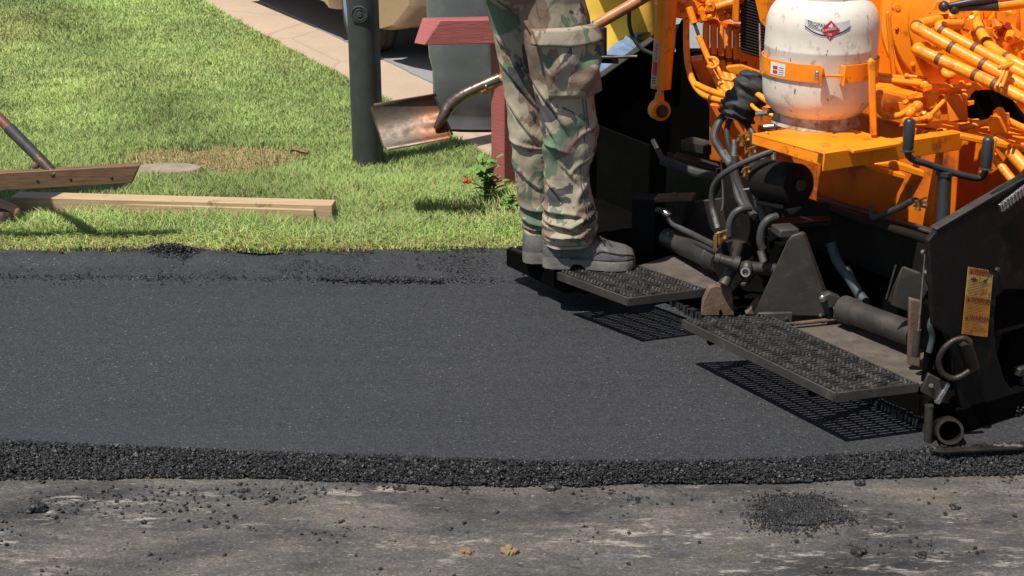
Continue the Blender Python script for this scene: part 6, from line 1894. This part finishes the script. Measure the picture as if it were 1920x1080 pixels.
def boot(pre, heel, ln, wid, ax, mat, parent, lace=True, h_back=0.10):
    """heel: back of the heel on the ground; ax: direction the toe points"""
    ax = Vector(ax).normalized(); sx = Vector((-ax.y, ax.x, 0))
    P = lambda s, w, z: heel + ax * (s * ln) + sx * w + W * z
    # outline half width along the foot
    S = [0, 0.03, 0.10, 0.25, 0.40, 0.55, 0.70, 0.82, 0.91, 0.97, 1.0]
    HW = [0.30, 0.55, 0.68, 0.70, 0.68, 0.82, 0.98, 0.98, 0.86, 0.62, 0.34]
    hw = lambda s: np.interp(s, S, HW) * wid / 2
    upper_top = lambda s: np.interp(s, [0, 0.04, 0.15, 0.30, 0.42, 0.50, 0.57, 0.66, 0.78, 0.90, 0.97, 1.0],
                                    [h_back * .90, h_back * .96, h_back, h_back, h_back, h_back * 0.98, h_back * 0.93, h_back * .80, h_back * .68, h_back * .60, h_back * .50, h_back * .30])
    sz = 0.028                                          # top of the sole
    rows = []
    for s in np.concatenate([np.linspace(0, 0.1, 8), np.linspace(0.12, 0.88, 40), np.linspace(0.9, 1.0, 12)]):
        t_ = upper_top(s); w = hw(s)
        tuck = 0.0 if s > 0.03 else 0.01
        ring = []
        n = 28
        for k in range(n + 1):
            a = math.pi * k / n
            ca, sa = math.cos(a), math.sin(a)
            toe = min(1, max(0, (s - 0.5) / 0.2))
            neck = 0.62 if s < 0.45 else 0.62 + 0.3 * toe   # narrower at the ankle than at the welt
            zz = sz + (t_ - sz) * (abs(sa) ** 0.62)
            ww = w * (1 - (1 - neck) * ((zz - sz) / max(t_ - sz, 1e-4)) ** 1.6)
            r_ = mnoise.noise((s * 9, ca * 2.0, 3)) * 0.0022
            ring.append(P(s, (abs(ca) ** 0.55) * (1 if ca > 0 else -1) * ww * 0.98 + r_, zz))
        rows.append(ring)
    m = MB(); m.rings(rows)
    bt = m.build('boot', M[mat], parent, smooth=70)
    # welted sole, its heel block and arch
    m = MB(); rr = []
    Sx = np.concatenate([np.linspace(0, 0.06, 6), np.linspace(0.08, 0.9, 40), np.linspace(0.92, 1.0, 10)])
    for s in Sx:
        w = hw(s) * 1.06 + 0.002
        zb = 0.0
        if 0.30 < s < 0.47: zb = 0.015 * min(1, (s - 0.30) / 0.02) * min(1, (0.47 - s) / 0.06)
        elif s <= 0.30: zb = -0.001
        if s > 0.9: zb = 0.006 * ((s - 0.9) / 0.1) ** 2
        zt = sz + (0.006 if s < 0.3 else 0.0)
        rr.append([P(s, -w, zb), P(s, w, zb), P(s, w * 1.0, zt - .004), P(s, w * .97, zt), P(s, -w * .97, zt), P(s, -w, zt - .004)])
    m.rings(rr)
    m.build('sole', M['sole'], bt, smooth=40)
    m = MB(); m.tube([P(s, -hw(s) * 1.0 - .001, sz + .0065) for s in np.linspace(0.02, 0.985, 50)], 0.0014, 6); m.build('welt_seam', M['rubber'], bt)
    m = MB(); m.tube([P(0.20 + 0.12 * q * q, -hw(.24) * np.interp(q, [0, .5, 1], [.99, .86, .64]), sz + (h_back - sz) * (.03 + .9 * q)) for q in np.linspace(0, 1, 10)], 0.0012, 6); m.build('counter_seam', M['rubber'], bt)
    if lace:
        m = MB()
        apr = []
        for s in np.linspace(0.53, 0.985, 22):           # apron seam round the toe
            t_ = upper_top(s); apr.append(P(s, -hw(s) * (0.93 if s < 0.9 else 0.9), sz + (t_ - sz) * np.interp(s, [.53, .62, 1.0], [0.05, 0.62, 0.72])))
        m.tube(apr, 0.0016, 6)
        m.build('apron_seam', M['rubber'], bt)
        m = MB()
        for i, s in enumerate((0.55, 0.60, 0.65)):
            t_ = upper_top(s)
            m.tube([P(s, -0.030, t_ - 0.012), P(s + 0.01, -0.012, t_ + 0.003), P(s + 0.02, 0.016, t_ + 0.002)], 0.0024, 6, smooth=4)
            m.tube([P(s + 0.02, -0.030, t_ - 0.016), P(s + 0.01, -0.008, t_ + 0.004), P(s, 0.016, t_ + 0.002)], 0.0024, 6, smooth=4)
        t_ = upper_top(0.6)
        m.tube([P(0.60, -0.014, t_ + .004), P(0.62, -0.030, t_ + .012), P(0.66, -0.034, t_ - .004), P(0.66, -0.034, t_ - 0.02)], 0.0022, 6, smooth=5)
        m.tube([P(0.60, -0.012, t_ + .004), P(0.56, -0.026, t_ + .014), P(0.555, -0.034, t_ - .004)], 0.0022, 6, smooth=5)
        m.tube([P(0.62, -0.010, t_ + .004), P(0.70, -0.024, t_ - .002), P(0.745, -0.030, t_ - .016)], 0.0020, 6, smooth=5)
        m.build('laces', M['lace'], bt)
        m = MB(); m.prism([P(0.53, -0.02, upper_top(.53)), P(0.58, -0.02, upper_top(.56) + .006), P(0.58, 0.02, upper_top(.56) + .006), P(0.53, 0.02, upper_top(.53))], W * 0.012)
        m.build('tongue', M[mat], bt, bevel=0.004)
    return bt
zt_ = STEPZ + 0.004
hn = Vector((PY(1017, 498, NY).x, NY + 0.0, zt_))
boot('near', hn, 0.285, 0.115, (1, -0.035, 0), 'boot', man, h_back=0.098)
hf = Vector((PY(980, 486, FY - 0.02).x, FY - 0.02, 0.128))
boot('far', hf, 0.285, 0.115, (1, 0.05, 0), 'boot', man, h_back=0.098)

# ---- squatting person in a yellow shirt and jeans, behind the paver, holding the shovel
SY = 5.08                                                # depth of the shovel
hp = PY(1150, 100, 5.75)
sq = thing('person', 'person in yellow shirt and blue jeans crouching behind the paver with the shovel', 'person', (hp.x + 0.05, 5.75, 0.016))
pel = Vector((hp.x + 0.03, 5.78, 0.545)); chest = pel + Vector((-0.05, -0.06, 0.40))
fdir = Vector((-0.6, -0.8, 0)).normalized(); sdir = fdir.cross(W).normalized()
J, E = {}, []
upper_body(J, E, pel, chest, fdir)
HL = lambda x, y: PY(x, y, SY)
h0, h1 = HL(938, 150), HL(1200, 0)
hd = (h1 - h0).normalized()
grip = {1: h1 + hd * 0.06, -1: h1 + hd * 0.38}
for nm, q in (('near', 1), ('far', -1)):
    hip = pel + sdir * q * 0.10 + Vector((0, 0, -0.03))
    knee = hip + fdir * 0.36 + sdir * q * 0.10 + Vector((0, 0, 0.02))
    ank = Vector((knee.x, knee.y, 0.016 + 0.10)) - fdir * 0.16
    J[nm + 'hip'] = (hip, 0.08, 0.08); J[nm + 'knee'] = (knee, 0.055, 0.055); J[nm + 'ankle'] = (ank, 0.036, 0.036); J[nm + 'toe'] = (ank + fdir * 0.16 - W * 0.06, 0.034, 0.024)
    E += [('pelvis', nm + 'hip'), (nm + 'hip', nm + 'knee'), (nm + 'knee', nm + 'ankle'), (nm + 'ankle', nm + 'toe')]
    sh = chest + sdir * q * 0.18 + W * 0.09
    g_ = grip[q] + W * 0.03
    el = sh.lerp(g_, 0.5) + Vector((0.05, 0.02, -0.13)); wr = g_ + (el - g_).normalized() * 0.075
    J[nm + 'shoulder'] = (sh, 0.06, 0.06); J[nm + 'elbow'] = (el, 0.042, 0.042); J[nm + 'wrist'] = (wr, 0.029, 0.026)
    E += [('chest', nm + 'shoulder'), (nm + 'shoulder', nm + 'elbow'), (nm + 'elbow', nm + 'wrist')]
    add_hand(J, E, nm + 'wrist', g_ - el, (0, 0, -1), q, nm, 1.3)
skin_body('body', J, E, M['skin'], 'pelvis', 2, sq)
make_head(sq, J['head'][0], fdir)
JJ, EE = {}, []
JJ['seat'] = (pel, 0.175, 0.135)
for nm in ('near', 'far'):
    for k, r in (('hip', 0.10), ('knee', 0.078), ('ankle', 0.062)):
        JJ[nm + k] = (J[nm + k][0], r, r)
    EE += [('seat', nm + 'hip'), (nm + 'hip', nm + 'knee'), (nm + 'knee', nm + 'ankle')]
skin_body('jeans', JJ, EE, M['denim'], 'seat', 2, sq)
for nm in ('near', 'far'):
    a = J[nm + 'ankle'][0]
    boot(nm, Vector((a.x, a.y, 0.016)) - fdir * 0.05, 0.28, 0.11, fdir, 'boot_brown', sq, lace=False)
# shirt: a hanging tube with a stitched hem, plus sleeves
mb = MB(); rr = []
for i in range(40):
    v = i / 39
    c = pel.lerp(chest + W * 0.13, v) - W * 0.015
    ring = []
    for k in range(60):
        a = 2 * math.pi * k / 60
        rx = np.interp(v, [0, .3, .6, .85, 1], [0.205, 0.19, 0.185, 0.20, 0.10]); ry = np.interp(v, [0, .3, .6, .85, 1], [0.165, 0.15, 0.145, 0.14, 0.085])
        fo = 0.010 * math.sin(5 * a + 3 * v + 2 * mnoise.noise((math.cos(a), math.sin(a), v * 2))) * (1 - v * .5) + 0.008 * mnoise.noise((math.cos(a) * 2, math.sin(a) * 2, v * 5))
        z = 0
        if v < 0.3: z = (0.3 - v) * (0.10 * math.cos(a) )
        ring.append(c + sdir * (math.cos(a) * (rx + fo)) + fdir * (math.sin(a) * (ry + fo)) + W * z)
    rr.append(ring)
mb.rings(rr)
shm = mb.build('shirt', M['yellow_cloth'], sq, smooth=80)
mb = MB(); mb.tube([p + (p - pel).normalized() * 0.001 for p in rr[2]] + [rr[2][0]], 0.0016, 6, caps=False); mb.build('hem_seam', M['yellow_cloth'], shm)
for nm in ('near', 'far'):
    s_, e_ = J[nm + 'shoulder'][0], J[nm + 'elbow'][0]
    mb = MB(); mb.tube([s_ + (s_ - e_) * 0.15, s_, s_.lerp(e_, .8)], [0.06, 0.082, 0.075], 20, smooth=5); mb.build('sleeve', M['yellow_cloth'], shm, smooth=70)

# ---- shovel held out over the grass
bl = [HL(x, y) for x, y in ((689, 202), (816, 181), (848, 252), (722, 277))]       # tip top, shoulder top, shoulder bottom, tip bottom
shv = thing('shovel', 'square steel shovel with rusty shoulder and wooden handle held over the grass', 'shovel', HL(770, 228))
mb = MB(); vs_, fs = [], []
nu, nv = 26, 16
for j in range(nv):
    v = j / (nv - 1)
    for i in range(nu):
        u = i / (nu - 1)
        p = bl[0].lerp(bl[1], u).lerp(bl[3].lerp(bl[2], u), v)
        # rounded tip corners, raised sides, dished middle, central ridge running from the socket
        cu = max(0, 1 - u / 0.10) * max(0, (abs(v - .5) - .38) / .12)
        p = p + (bl[1] - bl[0]).normalized() * 0.018 * cu ** 2
        dish = 0.030 * (1 - (2 * v - 1) ** 2) + 0.010 * u
        edge_up = 0.022 * max(0, (abs(2 * v - 1) - 0.86) / 0.14) ** 1.5 * u
        ridge = 0.018 * math.exp(-((v - 0.62 + 0.12 * (1 - u)) / 0.10) ** 2) * max(0, (u - 0.45) / 0.55) ** 1.3
        n_ = Vector((0.10, -0.95, 0.25)).normalized()
        p = p - n_ * dish + n_ * (edge_up + ridge) + Vector((0, 0.10 * (v - .5) * -1, 0))
        vs_.append(p)
for j in range(nv - 1):
    for i in range(nu - 1):
        fs.append((j * nu + i, j * nu + i + 1, (j + 1) * nu + i + 1, (j + 1) * nu + i))
mb.add(vs_, fs)
b_ = mb.build('blade', M['shovel'], shv, smooth=60, fixn=False)
so = b_.modifiers.new('thick', 'SOLIDIFY'); so.thickness = 0.0035; so.offset = 0
mb = MB(); mb.tube([HL(818, 240) + Vector((0, -.01, 0)), HL(832, 216) + Vector((0, -.012, 0)), HL(842, 200), HL(856, 187), HL(880, 172), HL(938, 147)], [0.012, 0.020, 0.0225, 0.0215, 0.0205, 0.0215], 20, smooth=6)
so_ = mb.build('socket', M['shovel_socket'], shv, smooth=60)
mb = MB(); mb.tube([bl[1] + (bl[2] - bl[1]) * t_ + Vector((0, -0.004, 0)) for t_ in np.linspace(0, 1, 6)], 0.0045, 8); mb.build('foot_rest', M['shovel_socket'], shv)
bolt_ = MB(); bolt_.ball(HL(912, 160) + Vector((0, -0.021, 0.0)), 0.005, 1, .6, 1, 10, 8); bolt_.build('rivet', M['chrome'], so_)
mb = MB(); mb.tube([h0 - hd * 0.08, h0 + hd * 0.5, h1 + hd * 0.45], [0.0185, 0.0200, 0.0190], 20, smooth=4); mb.build('handle', M['wood_handle'], shv)

# ---- asphalt rake (lute) at the left and the person holding it, who stands mostly out of the picture
LY = 4.80
lut = thing('asphalt_rake', 'wide wooden asphalt rake with rusty steel ferrule hovering over the boards', 'rake', PY(80, 340, LY))
tl = [PY(x, y, LY) for x, y in ((-420, 348), (262, 310), (247, 344), (-420, 382))]
mb = MB(); mb.prism(tl, Vector((0, 0.030, 0.003)))
hdm = mb.build('rake_head', M['rake_wood'], lut, bevel=0.003)
for x, y in ((70, 339), (132, 336), (209, 333)):
    mb = MB(); mb.ball(PY(x, y, LY - 0.001), 0.0055, 1, .5, 1, 8, 6); mb.build('bolt', M['dark_ink'], hdm)
hs, he = PY(97, 321, LY + 0.02), PY(-260, -40, LY + 0.34)
d_ = (he - hs).normalized()
mb = MB(); mb.tube([hs - d_ * 0.02, hs + d_ * 0.075], [0.0185, 0.0205], 20); mb.build('ferrule', M['shovel_socket'], lut)
mb = MB(); mb.tube([hs + d_ * 0.06, hs + d_ * 0.22], [0.0190, 0.0210], 20); mb.build('handle_sleeve', M['rubber'], lut)
mb = MB(); mb.tube([hs + d_ * 0.20, hs + d_ * 1.5], 0.0185, 20); mb.build('handle', M['wood_old'], lut)
mb = MB(); mb.ball(PY(66, 311, LY + .03), 0.012, 1.2, .8, 1.3, 10, 8); mb.build('bracket', M['rust'], lut)

fb_ = Pz(4, 430, 0.006)
lm = thing('person', 'person in black trousers and brown boots at the left picture edge raking asphalt', 'person', (fb_.x, fb_.y + 0.05, 0.006))
J, E = {}, []
base = Vector((fb_.x, fb_.y + 0.04, 0.006))
pel = base + Vector((-0.48, -0.10, 0.88)); chest = pel + Vector((0.06, -0.02, 0.40))
upper_body(J, E, pel, chest, (1, -0.2, 0))
for nm, an, q in (('near', base + Vector((-0.08, 0, 0.10)), -1), ('far', base + Vector((-0.42, 0.30, 0.10)), 1)):
    hip = pel + Vector((0.0, q * 0.10, -0.05))
    kn = hip.lerp(an, 0.5) + Vector((0.05, 0, 0))
    J[nm + 'hip'] = (hip, 0.08, 0.08); J[nm + 'knee'] = (kn, 0.055, 0.055); J[nm + 'ankle'] = (an, 0.036, 0.036); J[nm + 'toe'] = (an + Vector((0.14, 0, -0.06)), 0.034, 0.024)
    E += [('pelvis', nm + 'hip'), (nm + 'hip', nm + 'knee'), (nm + 'knee', nm + 'ankle'), (nm + 'ankle', nm + 'toe')]
    sh = chest + Vector((0, q * 0.18, 0.09))
    g_ = hs + d_ * (1.0 if q < 0 else 1.32)
    el = sh.lerp(g_, 0.5) + Vector((-0.08, q * 0.05, -0.10)); wr = g_ + (el - g_).normalized() * 0.08
    J[nm + 'shoulder'] = (sh, 0.06, 0.06); J[nm + 'elbow'] = (el, 0.042, 0.042); J[nm + 'wrist'] = (wr, 0.029, 0.026)
    E += [('chest', nm + 'shoulder'), (nm + 'shoulder', nm + 'elbow'), (nm + 'elbow', nm + 'wrist')]
    add_hand(J, E, nm + 'wrist', g_ - el, (0, 0, -1), q, nm, 1.3)
skin_body('body', J, E, M['skin'], 'pelvis', 2, lm)
make_head(lm, J['head'][0], (1, -0.2, -0.2))
JJ, EE = {}, []
JJ['seat'] = (pel, 0.18, 0.14); JJ['mid'] = (pel.lerp(chest, .5), 0.165, 0.125); JJ['chest'] = (chest, 0.2, 0.14)
EE += [('seat', 'mid')]
for nm in ('near', 'far'):
    JJ[nm + 'hip'] = (J[nm + 'hip'][0], 0.10, 0.10); JJ[nm + 'knee'] = (J[nm + 'knee'][0], 0.085, 0.085)
    a_, k_ = J[nm + 'ankle'][0], J[nm + 'knee'][0]
    JJ[nm + 'shin'] = (a_.lerp(k_, .72), 0.078, 0.078); JJ[nm + 'fold'] = (a_.lerp(k_, .58) + Vector((.055, 0, 0)), 0.088, 0.080); JJ[nm + 'fold2'] = (a_.lerp(k_, .49) + Vector((.03, 0, 0)), 0.068, 0.066); JJ[nm + 'fold3'] = (a_.lerp(k_, .38) + Vector((.07, 0, 0)), 0.086, 0.078); JJ[nm + 'hem'] = (a_.lerp(k_, .14) + Vector((.03, 0, 0)), 0.078, 0.074)
    EE += [('seat', nm + 'hip'), (nm + 'hip', nm + 'knee'), (nm + 'knee', nm + 'shin'), (nm + 'shin', nm + 'fold'), (nm + 'fold', nm + 'fold2'), (nm + 'fold2', nm + 'fold3'), (nm + 'fold3', nm + 'hem')]
del JJ['chest']
skin_body('trousers', JJ, EE, M['black_cloth'], 'seat', 2, lm)
JJ = {'hem': (pel + W * .05, .185, .14), 'chest': (chest, .2, .145), 'collar': (chest + W * .15, .09, .08)}; EE = [('hem', 'chest'), ('chest', 'collar')]
for nm in ('near', 'far'):
    s_, e_, w_ = J[nm + 'shoulder'][0], J[nm + 'elbow'][0], J[nm + 'wrist'][0]
    JJ[nm + 's'] = (s_, .075, .075); JJ[nm + 'e'] = (e_, .056, .056); JJ[nm + 'w'] = (e_.lerp(w_, .85), .042, .042)
    EE += [('chest', nm + 's'), (nm + 's', nm + 'e'), (nm + 'e', nm + 'w')]
skin_body('shirt', JJ, EE, M['olive_cloth'], 'chest', 2, lm)
for nm, dx in (('near', -0.175), ('far', -0.07)):
    a = J[nm + 'ankle'][0]
    boot(nm, Vector((a.x + dx, a.y, 0.006)), 0.30, 0.115, (1, -0.05, 0), 'boot_brown', lm, lace=False, h_back=0.12)
